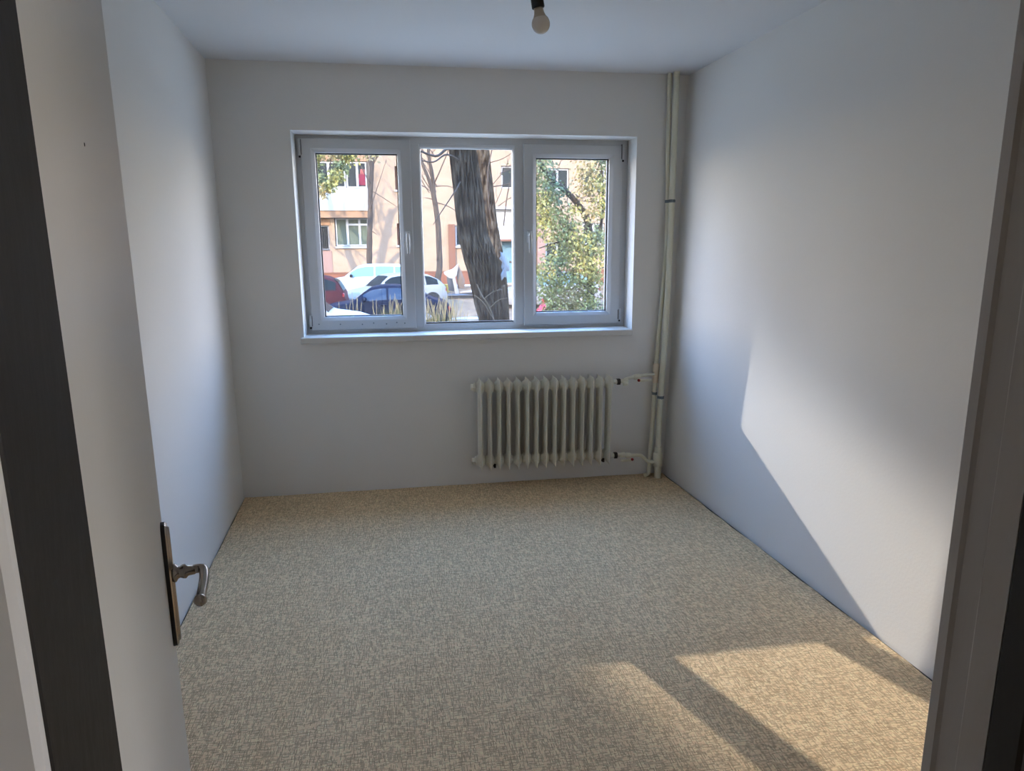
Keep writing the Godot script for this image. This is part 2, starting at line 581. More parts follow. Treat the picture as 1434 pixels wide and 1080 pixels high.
func build_door() -> void:
	# frame, one jamb each side of the opening
	var st := mb()
	cbx(st, Vector3(0.752, 0, 3.703), Vector3(0.782, 2.05, 3.798), 0.003)
	var l := struct("trim_2", st, M.dark, "dark brown door jamb beside the hinges of the open door", "door frame")
	st = mb()
	cbx(st, Vector3(0.700, 0, 3.79), Vector3(0.7805, 2.09, 3.806), 0.004)
	obj("casing", st, M.casing, l).set_meta("label", "pale casing strip on the hall side")
	st = mb()
	var prof := [Vector2(1.547, 3.703), Vector2(1.520, 3.703), Vector2(1.5175, 3.706), Vector2(1.5150, 3.7185), Vector2(1.5185, 3.7215), Vector2(1.5185, 3.748),
		Vector2(1.5105, 3.7505), Vector2(1.5090, 3.753), Vector2(1.5095, 3.7785), Vector2(1.547, 3.7785)]
	for i in prof.size():
		var a: Vector2 = prof[i]
		var b: Vector2 = prof[(i + 1) % prof.size()]
		quad(st, Vector3(a.x, 0, a.y), Vector3(b.x, 0, b.y), Vector3(b.x, 2.05, b.y), Vector3(a.x, 2.05, a.y))
	var r := struct("trim_3", st, M.jamb, "grey white stepped door jamb with narrow beads on the right", "door frame")
	st = mb()
	cbx(st, Vector3(1.5075, 0, 3.7787), Vector3(1.547, 2.05, 3.812), 0.003)
	obj("lining", st, M.dark, r).set_meta("label", "dark brown hall side of the jamb")
	st = mb()
	cbx(st, Vector3(0.752, 2.02, 3.703), Vector3(1.547, 2.05, 3.798), 0.002)
	struct("trim_4", st, M.jamb, "head of the door frame above the opening", "door frame")
	# the leaf, local x from the hinges to the lock edge, z out of the face we see
	var W := 0.739
	var d := thing("door_1", "open off-white door leaf with a worn nickel lever handle", "door", Vector3(0.782, 0, 3.7155), deg_to_rad(105.7))
	d.set_meta("kind", "structure")
	st = mb()
	cbx(st, Vector3(0.002, 0.012, -0.040), Vector3(W, 2.012, 0), 0.0025)
	obj("leaf", st, M.door, d)
	var px := W - 0.040
	var cy := 0.945
	st = mb()   # long plate with rounded ends
	var outline := []
	for k in 13: outline.append(Vector2(-cos(PI * k / 12) * -0.019, 0.099 + sin(PI * k / 12) * 0.017))
	for k in 13: outline.append(Vector2(-cos(PI * k / 12) * 0.019, -0.099 - sin(PI * k / 12) * 0.017))
	var n := outline.size()
	var base_st := mb()
	for i in n:
		var a: Vector2 = outline[i]
		var b: Vector2 = outline[(i + 1) % n]
		quad(base_st, Vector3(px + a.x, cy + a.y, 0), Vector3(px + b.x, cy + b.y, 0), Vector3(px + b.x, cy + b.y, 0.0065), Vector3(px + a.x, cy + a.y, 0.0065))
	for ly in [[1.0, 0.0065, 0.86, 0.009], [0.86, 0.009, 0.62, 0.0092], [0.62, 0.0092, 0.5, 0.0125]]:
		for i in n:
			var a: Vector2 = outline[i]
			var b: Vector2 = outline[(i + 1) % n]
			var q := [Vector3(px + a.x * ly[0], cy + a.y * lerpf(1, ly[0], 0.16), ly[1]), Vector3(px + b.x * ly[0], cy + b.y * lerpf(1, ly[0], 0.16), ly[1]),
				Vector3(px + b.x * ly[2], cy + b.y * lerpf(1, ly[2], 0.16), ly[3]), Vector3(px + a.x * ly[2], cy + a.y * lerpf(1, ly[2], 0.16), ly[3])]
			quad(st, q[0], q[1], q[2], q[3])
	for i in n:
		var a: Vector2 = outline[i]
		var b: Vector2 = outline[(i + 1) % n]
		tri(st, Vector3(px, cy, 0.0128), Vector3(px + a.x * 0.5, cy + a.y * 0.92, 0.0125), Vector3(px + b.x * 0.5, cy + b.y * 0.92, 0.0125))
	var plate := obj("handle_plate", st, M.nickel, d)
	obj("plate_shade_rim", base_st, M.black, plate).set_meta("label", "rim of the handle plate coloured black as its shaded edge")  # black colour stands for the shade on the near edge of the plate
	for s in [-1.0, 1.0]:
		st = mb()
		lathe(st, [Vector2(0.0055, 0), Vector2(0.005, 0.002), Vector2(0, 0.0028)], Vector3(px, cy + s * 0.104, 0.009), Vector3.BACK, 12)
		obj("screw", st, M.nickel, plate)
	st = mb()
	var ly0 := 0.965
	lathe(st, [Vector2(0.0, 0.009), Vector2(0.016, 0.010), Vector2(0.0165, 0.015), Vector2(0.011, 0.019), Vector2(0.010, 0.022), Vector2(0.0125, 0.027), Vector2(0.013, 0.031),
		Vector2(0.009, 0.035), Vector2(0.0085, 0.046), Vector2(0.0, 0.047)], Vector3(px, ly0, 0), Vector3.BACK, 20)
	tube(st, curve([Vector3(px, ly0, 0.035), Vector3(px - 0.001, ly0 + 0.001, 0.052), Vector3(px - 0.010, ly0 + 0.001, 0.060), Vector3(px - 0.035, ly0 - 0.004, 0.060), Vector3(px - 0.066, ly0 - 0.011, 0.056), Vector3(px - 0.088, ly0 - 0.016, 0.053)], 6), 0.0082, 14)
	lathe(st, [Vector2(0, -0.010), Vector2(0.007, -0.008), Vector2(0.0105, -0.002), Vector2(0.0105, 0.002), Vector2(0.007, 0.008), Vector2(0, 0.010)], Vector3(px - 0.090, ly0 - 0.0165, 0.0525), Vector3(-1, -0.2, -0.1), 16)
	obj("lever_handle", st, M.nickel, d)
	st = mb()
	lathe(st, [Vector2(0.0022, 0), Vector2(0.0018, 0.0008), Vector2(0, 0.001)], Vector3(0.30, 1.63, -0.0002), Vector3.BACK, 8)
	obj("nail", st, M.iron, d)
	for y in [0.35, 1.75]:
		st = mb()
		cyl(st, Vector3(-0.004, y, -0.045), Vector3(-0.004, y + 0.10, -0.045), 0.007, 12)
		obj("hinge", st, M.iron, d)

# ---------------------------------------------------------------- radiator, pipes, bulb
func radiator_section(pitch: float, h: float, dep: float) -> ArrayMesh:
	# two pressed shells joined at a seam round the rim: half thickness over a grid in (y, z)
	var st := mb()
	var ys := []
	for i in 41: ys.append(h * i / 40.0)
	var NZ := 16
	var thick := func(y: float, z: float) -> float:
		var rim := minf(minf(z, dep - z), minf(y, h - y))
		var w := 0.0016 + clampf((rim - 0.005) * 0.40, 0.0, 0.0118)
		for yc in [0.050, h - 0.048]:             # hubs touch the next section
			var d := Vector2(y - yc, (z - dep * 0.45) * 0.95).length()
			var q := clampf((0.043 - d) / 0.018, 0, 1)
			w = maxf(w, lerpf(0.0016, pitch * 0.5, q * q * (3 - 2 * q)) if rim > 0.002 else 0.0016)
		return w
	var grid := []
	for y in ys:
		var row := []
		for j in NZ + 1:
			var u := 0.5 - 0.5 * cos(PI * j / NZ)
			var z: float = dep * u
			row.append(Vector3(thick.call(y, z), y, z))
		grid.append(row)
	for i in ys.size() - 1:
		for j in NZ:
			var a: Vector3 = grid[i][j]; var b: Vector3 = grid[i][j + 1]; var c: Vector3 = grid[i + 1][j + 1]; var d: Vector3 = grid[i + 1][j]
			quad(st, b, a, d, c, true)
			var m := Vector3(-1, 1, 1)
			quad(st, a * m, b * m, c * m, d * m, true)
		for j in [0, NZ]:     # the seam's edge
			var a: Vector3 = grid[i][j]; var d: Vector3 = grid[i + 1][j]
			var m := Vector3(-1, 1, 1)
			if j == NZ: quad(st, a * m, a, d, d * m)
			else: quad(st, a, a * m, d * m, d)
	for i in [0, ys.size() - 1]:
		for j in NZ:
			var a: Vector3 = grid[i][j]; var b: Vector3 = grid[i][j + 1]
			var m := Vector3(-1, 1, 1)
			if i == 0: quad(st, a, b, b * m, a * m)
			else: quad(st, a * m, b * m, b, a)
	st.generate_normals()
	return st.commit()

func build_radiator() -> void:
	var pitch := 0.0594
	var h := 0.575
	var dep := 0.130
	var t := thing("radiator", "cream white sectional radiator of fifteen ribs below the window", "radiator", Vector3(1.472, 0.146, 0.040))
	t.rotation.z = -0.004
	var me := radiator_section(pitch, h, dep)
	for i in 15:
		var o := obj("section", me, M.enamel, t)
		o.position.x = pitch * i
	var st := mb()
	for y in [0.052, h - 0.046]:
		st = mb()
		lathe(st, [Vector2(0.030, 0), Vector2(0.030, -0.006), Vector2(0.021, -0.010), Vector2(0.021, -0.022), Vector2(0.018, -0.026), Vector2(0, -0.026)].map(func(q): return Vector2(q.x, -q.y)), Vector3(-pitch * 0.5, y, dep * 0.5), Vector3.LEFT, 6, true)
		obj("end_plug", st, M.enamel, t)
	for x in [1.5, 13.5]:
		st = mb()
		cbx(st, Vector3(pitch * x - 0.007, 0.004, -0.040), Vector3(pitch * x + 0.007, 0.016, 0.085), 0.002)
		cbx(st, Vector3(pitch * x - 0.007, 0.004, 0.075), Vector3(pitch * x + 0.007, 0.030, 0.088), 0.002)
		obj("bracket", st, M.iron, t)
	# valves
	var v := thing("radiator_valve", "cream valve branch with red cap at the top of the radiator", "valve", Vector3(2.318, 0.675, 0.105), 0.0, "radiator valves")
	valve_common(v, Vector3(2.318, 0.671, 0.105))
	st = mb()
	tube(st, curve([Vector3(0.085, 0.010, 0), Vector3(0.13, 0.020, -0.01), Vector3(0.19, 0.026, -0.025), Vector3(0.25, 0.030, -0.036), Vector3(0.305, 0.032, -0.04)], 4), 0.0105, 12)
	obj("pipe", st, M.pipe, v)
	st = mb()
	lathe(st, [Vector2(0, 0), Vector2(0.013, 0.001), Vector2(0.0145, 0.01), Vector2(0.0145, 0.028), Vector2(0.011, 0.036), Vector2(0, 0.038)], Vector3(0.075, -0.012, 0.012), Vector3(1, 0.05, 0.15), 16)
	obj("bleed_plug", st, M.pipe, v)
	st = mb()
	lathe(st, [Vector2(0.010, 0), Vector2(0.017, 0.006), Vector2(0.019, 0.025), Vector2(0.017, 0.044), Vector2(0.010, 0.050)], Vector3(0.155, 0.022, -0.014), Vector3(1, 0.1, -0.2), 16)
	obj("valve_body", st, M.pipe, v)
	st = mb()
	cbx(st, Vector3(0.185, -0.004, 0.006), Vector3(0.275, 0.012, 0.013), 0.003)
	obj("lever", st, M.pipe, v)
	st = mb()
	lathe(st, [Vector2(0.009, 0), Vector2(0.009, 0.008), Vector2(0, 0.010)], Vector3(0.183, 0.006, 0.010), Vector3.BACK, 14)
	obj("cap", st, M.red, v).set_meta("label", "dark red cap")
	v = thing("radiator_valve", "cream valve branch with red cap at the foot of the radiator", "valve", Vector3(2.310, 0.183, 0.105), 0.0, "radiator valves")
	valve_common(v, Vector3(2.310, 0.183, 0.105))
	st = mb()
	tube(st, curve([Vector3(0.085, -0.006, 0), Vector3(0.13, -0.006, 0), Vector3(0.185, -0.008, 0), Vector3(0.225, -0.012, 0), Vector3(0.255, -0.036, 0), Vector3(0.285, -0.058, 0), Vector3(0.335, -0.060, 0)], 5), 0.0115, 12)
	obj("pipe", st, M.pipe, v)
	st = mb()
	lathe(st, [Vector2(0.010, 0), Vector2(0.016, 0.005), Vector2(0.018, 0.02), Vector2(0.016, 0.038), Vector2(0.010, 0.044)], Vector3(0.115, -0.006, 0), Vector3.RIGHT, 16)
	obj("valve_body", st, M.pipe, v)
	st = mb()
	cbx(st, Vector3(0.085, -0.042, 0.014), Vector3(0.160, -0.026, 0.021), 0.003)
	obj("lever", st, M.pipe, v)
	st = mb()
	lathe(st, [Vector2(0.009, 0), Vector2(0.009, 0.008), Vector2(0, 0.010)], Vector3(0.160, -0.028, 0.018), Vector3.BACK, 14)
	obj("cap", st, M.red, v).set_meta("label", "dark red cap")

func valve_common(v: Node3D, _at: Vector3) -> void:
	var st := mb()
	cyl(st, Vector3(0.004, 0, 0), Vector3(0.05, 0, 0), 0.015, 16)
	obj("union_tail", st, M.enamel, v)
	st = mb()
	lathe(st, [Vector2(0, 0), Vector2(0.020, 0.0), Vector2(0.0215, 0.002), Vector2(0.0215, 0.020), Vector2(0.020, 0.022), Vector2(0, 0.022)], Vector3(0.040, 0, 0), Vector3.RIGHT, 6, true)
	obj("union_nut", st, M.iron, v).set_meta("label", "dark iron union nut")
	st = mb()
	cyl(st, Vector3(0.06, 0.002, 0), Vector3(0.115, 0.004, 0), 0.0135, 16)
	obj("nipple", st, M.pipe, v)

func build_pipes() -> void:
	# thick riser in the corner
	var t := thing("heating_pipe", "thick cream heating riser in the corner with a wide foot socket", "pipe", Vector3(2.652, 0, 0.118))
	var st := mb()
	tube(st, curve([Vector3(0.048, HGT, -0.053), Vector3(0.047, 2.0, -0.052), Vector3(0.045, 1.5, -0.05), Vector3(0.034, 1.0, -0.045), Vector3(0.013, 0.5, -0.035), Vector3(0.004, 0.15, -0.02), Vector3(0, 0.0125, 0)], 6), 0.0185, 18)
	obj("riser", st, M.pipe, t)
	st = mb()
	cyl(st, Vector3(0.0, 0.0135, 0.0), Vector3(0.003, 0.13, -0.015), 0.024, 20, 0.002)
	cyl(st, Vector3(0.002, 0.092, -0.012), Vector3(0.004, 0.182, -0.02), 0.0295, 20, 0.003)
	cyl(st, Vector3(0.004, 0.180, -0.02), Vector3(0.005, 0.222, -0.022), 0.0235, 20, 0.003)
	obj("socket", st, M.pipe, t)
	clamp_on(t, Vector3(0.046, 1.80, -0.051), 0.0195)
	clamp_on(t, Vector3(0.0155, 0.555, -0.036), 0.0195)
	# thin riser
	t = thing("heating_pipe", "thinner cream heating riser beside the thick one, with beige coupling", "pipe", Vector3(2.612, 0, 0.060))
	st = mb()
	tube(st, curve([Vector3(0.056, HGT, -0.028), Vector3(0.064, 2.1, -0.031), Vector3(0.076, 1.75, -0.034), Vector3(0.074, 1.4, -0.034), Vector3(0.055, 1.1, -0.030), Vector3(0.034, 0.8, -0.020), Vector3(0.022, 0.5, -0.010), Vector3(0.006, 0.2, 0), Vector3(0.0, 0.06, 0), Vector3(-0.006, 0.030, 0.003), Vector3(-0.035, 0.025, 0.02)], 6), 0.0135, 16)
	obj("riser", st, M.pipe, t)
	st = mb()
	lathe(st, [Vector2(0.0135, 0), Vector2(0.0195, 0.003), Vector2(0.0195, 0.030), Vector2(0.021, 0.034), Vector2(0.021, 0.105), Vector2(0.0195, 0.109), Vector2(0.0195, 0.125), Vector2(0.0135, 0.13)], Vector3(0.0275, 0.645, -0.0145), Vector3(0.045, 1, -0.035), 20)
	obj("coupling", st, M.ppr, t).set_meta("label", "beige coupling sleeve")
	clamp_on(t, Vector3(0.075, 1.80, -0.0335), 0.0145)
	clamp_on(t, Vector3(0.025, 0.575, -0.012), 0.0145)

func clamp_on(t: Node3D, at: Vector3, r: float) -> void:
	var st := mb()
	lathe(st, [Vector2(r - 0.002, -0.009), Vector2(r + 0.0025, -0.008), Vector2(r + 0.0025, 0.008), Vector2(r - 0.002, 0.009)], at, Vector3.UP, 20)
	cbx(st, at + Vector3(-r * 0.4, -0.008, r), at + Vector3(-r * 0.4 + 0.006, 0.008, r + 0.012), 0.001)
	tube(st, [at + Vector3(0, 0, -r), at + Vector3(0, 0, -r - 0.03)], 0.004, 8)
	obj("clamp", st, M.clamp, t).set_meta("label", "grey metal pipe clamp")

func build_bulb() -> void:
	var axis := Vector3(0.17, -1, 0.02).normalized()
	var top := Vector3(1.4845, 2.277, 1.9)
	var t := thing("lamp_holder", "black lamp holder hanging on a cord from the ceiling", "lamp holder", top)
	var st := mb()
	lathe(st, [Vector2(0, -0.048), Vector2(0.010, -0.046), Vector2(0.017, -0.036), Vector2(0.020, -0.030), Vector2(0.0205, 0.002), Vector2(0.019, 0.004), Vector2(0, 0.004)], Vector3.ZERO, axis, 24)
	obj("socket", st, M.black, t)
	st = mb()
	var up := -axis * 0.044
	tube(st, curve([up, up - axis * 0.03, Vector3(0.004, 0.15, 0), Vector3(0.006, HGT - top.y, 0)], 6), 0.0035, 8)
	obj("cord", st, M.black, t)
	st = mb()
	var c := Vector3(0.006, HGT - top.y, 0)
	cyl(st, c - Vector3(0, 0.02, 0), c, 0.035, 24, 0.005)
	obj("ceiling_rose", st, M.plastic, t)
	t = thing("light_bulb", "unlit white bulb in the black lamp holder", "light bulb", top + axis * 0.004)
	st = mb()
	lathe(st, [Vector2(0, 0), Vector2(0.0145, 0.0), Vector2(0.0150, 0.006), Vector2(0.0165, 0.016), Vector2(0.021, 0.027), Vector2(0.0225, 0.029)], Vector3.ZERO, axis, 28)
	obj("collar", st, M.bulb_base, t)
	st = mb()
	var prof := [Vector2(0.0222, 0.029)]
	for k in 15:
		var a := lerpf(-0.62, PI * 0.5, k / 14.0)
		prof.append(Vector2(0.0295 * cos(a), 0.0475 + 0.0295 * sin(a)))
	lathe(st, prof, Vector3.ZERO, axis, 28)
	obj("globe", st, M.bulb, t)

# ---------------------------------------------------------------- outdoors
func build_outside_shell() -> void:
	var st := mb()   # unseen house front, its height set to shade the big trunk
	bx(st, Vector3(-14, -1.4, -0.34), Vector3(-0.2, 5.2, -0.04))
	bx(st, Vector3(3.3, -1.4, -0.34), Vector3(16, 5.2, -0.04))
	bx(st, Vector3(-0.2, HGT + 0.22, -0.34), Vector3(3.3, 5.2, -0.04))
	bx(st, Vector3(-0.2, -1.4, -0.34), Vector3(3.3, -0.1, -0.04))
	struct("wall_outside_unseen", st, M.facade, "unseen outer front of this house, its height set to shade the big trunk", "wall")
	st = mb()
	bx(st, Vector3(-14, 5.0, -0.04), Vector3(16, 5.2, 7.0))  # unseen slab, placed to keep the sun off the room
	struct("roof", st, M.facade, "unseen flat roof that keeps the sun out of the room", "roof")

func build_yard() -> void:
	# ground in strips of depth: level below our window, rising to the block
	var st := mb()
	var prof := [[-0.34, -1.12], [-8.0, -1.1], [-16.0, -1.06], [-21.0, -1.02], [-25.0, -0.9], [-29.0, -0.72], [-32.0, -0.52], [-40.0, -0.45]]
	var xs := []
	for i in 41: xs.append(-30.0 + i * 1.75)
	var P := func(i: int, j: int, k: int) -> Vector3:
		var z: float = lerpf(prof[i][0], prof[i + 1][0], k / 4.0)
		var y: float = lerpf(prof[i][1], prof[i + 1][1], k / 4.0)
		return Vector3(xs[j], y + 0.02 * sin(xs[j] * 1.7 + z) * sin(z * 0.9), z)
	for i in prof.size() - 1:
		for k in 4:
			for j in xs.size() - 1:
				quad(st, P.call(i, j, k), P.call(i, j + 1, k), P.call(i, j + 1, k + 1), P.call(i, j, k + 1), true)
	var g := struct("ground", st, M.ground, "bare leaf strewn ground of the yard with parked cars", "ground")
	st = mb()   # pale strip added out of view to bounce light onto the ceiling
	var sn := [Vector3(-13, -1.0, -11.0), Vector3(15, -1.0, -11.5), Vector3(15, -1.04, -0.6), Vector3(-13, -1.04, -0.6)]
	for i in 28:
		for k in 10:
			var c := []
			for e in [[i, k], [i + 1, k], [i + 1, k + 1], [i, k + 1]]:
				var p: Vector3 = sn[3].lerp(sn[2], e[0] / 28.0).lerp(sn[0].lerp(sn[1], e[0] / 28.0), e[1] / 10.0)
				c.append(p + Vector3(0, 0.03 * sin(p.x * 1.3) * cos(p.z * 0.9) - (0.12 if e[1] == 10 or e[1] == 0 else 0.0), 0))
			quad(st, c[0], c[1], c[2], c[3], true)
	obj("added_bounce_strip", st, mat(Color8(182, 164, 138), 0.9), g)
	# snow: ledge along the block, patches in the yard
	for q in [[2.9, -33.2, 3.6, 0.42, 0.10], [3.4, -20.9, 0.9, 0.35, 0.05], [6.2, -21.8, 1.1, 0.8, 0.05], [6.9, -27.5, 1.5, 1.2, 0.08]]:
		st = mb()
		var n := 18
		var gy: float = -0.5 if q[1] < -32.0 else (-1.03 if q[1] > -24.0 else -0.8)
		for rr in 4:
			for k in n:
				var c := []
				for e in [[rr, k], [rr, k + 1], [rr + 1, k + 1], [rr + 1, k]]:
					var a: float = TAU * (e[1] % n) / n
					var s: float = 1.0 - e[0] / 4.0
					var wob: float = 1.0 + 0.13 * sin(a * 3.0 + q[0]) + 0.07 * sin(a * 7.0)
					c.append(Vector3(q[0] + cos(a) * q[2] * s * wob, gy + q[4] * (1.0 - s * s), q[1] - sin(a) * q[3] * s * wob))
				if rr == 3: tri(st, c[0], c[1], c[2], true)
				else: quad(st, c[0], c[1], c[2], c[3], true)
		var o := obj("snow_patch", st, M.snow)
		tag(o, ["strip of old snow along the foot of the orange plinth", "small snow patch on the ground left of the big trunk", "snow patch on the ground right of the big trunk", "snow patch before the white wall of the block"][[2.9, 3.4, 6.2, 6.9].find(q[0])], "snow")
	# dry weeds below the window line
	st = mb()
	var r := RandomNumberGenerator.new()
	r.seed = 5
	for i in 150:
		var x := r.randf_range(0.35, 2.65)
		if i % 4 == 0: x = r.randf_range(-0.9, 2.8)
		var z := r.randf_range(-15.9, -15.25)
		var hh := r.randf_range(0.8, 1.25)
		if i % 7 == 0: hh += 0.22
		var lean := Vector3(r.randf_range(-0.22, 0.22), 0, r.randf_range(-0.1, 0.1))
		var b := Vector3(x, -1.1, z)
		tube(st, [b, b + Vector3(0, hh * 0.55, 0) + lean * 0.35, b + Vector3(0, hh, 0) + lean], [0.012, 0.009, 0.005], 4, false)
	var w := obj("dry_weeds", st, M.straw)
	tag(w, "dry straw coloured weeds standing before the dark blue car", "weeds")
	w.set_meta("kind", "stuff")
	st = mb()
	for i in 420:
		var x := r.randf_range(0.45, 1.35)
		if i % 3 == 0: x = r.randf_range(1.35, 2.3)
		var z := r.randf_range(-14.95, -14.6)
		var b := Vector3(x, -1.1, z)
		var tip := b + Vector3(r.randf_range(-0.15, 0.15), r.randf_range(0.75, 1.12) * (1.0 if x < 1.4 else 0.85), r.randf_range(-0.1, 0.1))
		var side := Vector3(0.016, 0, r.randf_range(-0.01, 0.01))
		tri(st, b - side, b + side, tip)
		tri(st, b + side, b - side, tip)
	w = obj("green_weeds", st, M.green_grass)
	tag(w, "tuft of yellow green grass at the dark blue car", "grass")
	w.set_meta("kind", "stuff")
	# upright sheets in the yard
	var t := thing("sheet_pile", "upright grey and brown sheets with a white cloth left of the big trunk", "sheets", Vector3(3.45, -0.78, -28.0))
	st = mb()
	sheet(st, [Vector2(-0.28, 0.35), Vector2(-0.02, 0.32), Vector2(0.02, 1.15), Vector2(-0.36, 0.98)], 0.10, 0.04)
	obj("dark_sheet", st, mat(out8(70, 78, 90), 0.5), t)
	st = mb()
	sheet(st, [Vector2(0.02, 0.20), Vector2(0.22, 0.18), Vector2(0.08, 0.75), Vector2(0.0, 1.15), Vector2(-0.12, 1.02)], 0.22, 0.05)
	obj("pale_sheet", st, mat(out8(196, 192, 184), 0.6), t)
	st = mb()
	sheet(st, [Vector2(0.16, 0.42), Vector2(0.48, 0.44), Vector2(0.50, 0.85), Vector2(0.36, 1.22), Vector2(0.20, 1.58), Vector2(0.12, 1.0)], 0.0, 0.05)
	obj("brown_sheet", st, mat(out8(140, 116, 96), 0.7), t)
	st = mb()
	sheet(st, [Vector2(-0.46, 1.12), Vector2(-0.26, 0.95), Vector2(-0.05, 0.90), Vector2(0.10, 1.05), Vector2(0.19, 1.60), Vector2(0.10, 1.52), Vector2(-0.08, 1.36), Vector2(-0.50, 1.22)], 0.26, 0.12)
	obj("cloth", st, M.white_paint, t).set_meta("label", "white cloth")
	st = mb()
	cbx(st, Vector3(-0.85, 0.08, -0.5), Vector3(1.3, 0.22, 0.5), 0.05)
	cbx(st, Vector3(-0.6, 0.0, -0.4), Vector3(1.1, 0.09, 0.4), 0.02)
	obj("bed", st, mat(out8(92, 96, 104), 0.5), t)
	st = mb()
	sheet(st, [Vector2(0.2, 0.22), Vector2(1.25, 0.24), Vector2(1.2, 0.34), Vector2(0.75, 0.38), Vector2(0.3, 0.30)], 0.1, 0.4)
	obj("flat_sheet", st, mat(out8(206, 190, 178), 0.7), t)
	t = thing("yellow_box", "yellow box standing by the thin tree in the yard", "box", Vector3(3.12, -0.6, -29.6))
	st = mb()
	cbx(st, Vector3(-0.18, 0, -0.12), Vector3(0.2, 0.36, 0.12), 0.02)
	obj("box", st, mat(out8(236, 206, 60), 0.6), t)
	st = mb()
	cbx(st, Vector3(-0.2, 0.34, -0.14), Vector3(0.22, 0.39, 0.14), 0.01)
	obj("lid", st, mat(out8(246, 226, 110), 0.6), t)
	# something bright red low behind the conifer
	t = thing("red_bag", "bright red sack lying low at the foot of the conifer", "sack", Vector3(5.22, -1.08, -16.0))
	st = mb()
	var pts := []
	for k in 9: pts.append(Vector2(0.30 * sin(PI * k / 8.0) * (1.0 + 0.05 * sin(k * 2.0)) + 0.001, k / 8.0 * 1.0))
	pts[0].x = 0.0
	lathe(st, pts, Vector3.ZERO, Vector3.UP, 18)
	obj("body", st, mat(out8(232, 36, 52), 0.45), t)
	st = mb()
	tube(st, [Vector3(0, 0.95, 0), Vector3(0.02, 1.08, 0.02)], [0.05, 0.08], 10)
	obj("knot", st, mat(out8(232, 36, 52), 0.45), t)

# a wavy sheet with the outline p (counter-clockwise in x, y), set at z, with a bow
func sheet(st: SurfaceTool, p: Array, z: float, bow: float) -> void:
	var c := Vector2.ZERO
	for q in p: c += q
	c /= p.size()
	var V := func(q: Vector2, f: float, back: bool) -> Vector3:
		var s := c + (q - c) * f
		return Vector3(s.x, s.y, z + bow * (1.0 - f * f) + 0.35 * bow * sin(s.x * 9.0 + s.y * 5.0) - (0.012 if back else 0.0))
	var n := p.size()
	for i in n:
		var a: Vector2 = p[i]; var b: Vector2 = p[(i + 1) % n]
		for k in 3:
			var f0 := 1.0 - k / 3.0
			var f1 := 1.0 - (k + 1) / 3.0
			for s in 2:
				var back := s == 1
				var q := [V.call(a, f0, back), V.call(b, f0, back), V.call(b, f1, back), V.call(a, f1, back)]
				if back: q.reverse()
				if k == 2:
					if back: tri(st, q[3], q[1], q[2], true)
					else: tri(st, q[0], q[1], q[2], true)
				else: quad(st, q[0], q[1], q[2], q[3], true)
		quad(st, V.call(a, 1.0, true), V.call(b, 1.0, true), V.call(b, 1.0, false), V.call(a, 1.0, false))

func far_window(par: Node, x0: float, x1: float, y0: float, y1: float, z: float, bars: Array, glass: Material, transom := 0.0) -> MeshInstance3D:
	var st := mb()
	ring(st, x0, x1, y0, y1, [Vector2(0, z - 0.06), Vector2(0, z), Vector2(0.07, z), Vector2(0.07, z - 0.06)])
	for b in bars: bx(st, Vector3(b - 0.06, y0 + 0.05, z - 0.05), Vector3(b + 0.06, y1 - 0.05, z + 0.01))
	if transom > 0.0: bx(st, Vector3(bars[0] if bars.size() else x0, transom - 0.05, z - 0.05), Vector3(x1 - 0.05, transom + 0.05, z + 0.005))
	var w := obj("window", st, M.pvc, par)
	var xs := [x0 + 0.05]
	for b in bars: xs.append(b)
	xs.append(x1 - 0.05)
	for i in xs.size() - 1:
		st = mb()
		bx(st, Vector3(xs[i], y0 + 0.05, z - 0.05), Vector3(xs[i + 1], y1 - 0.05, z - 0.035))
		obj("pane", st, glass, w)
	return w

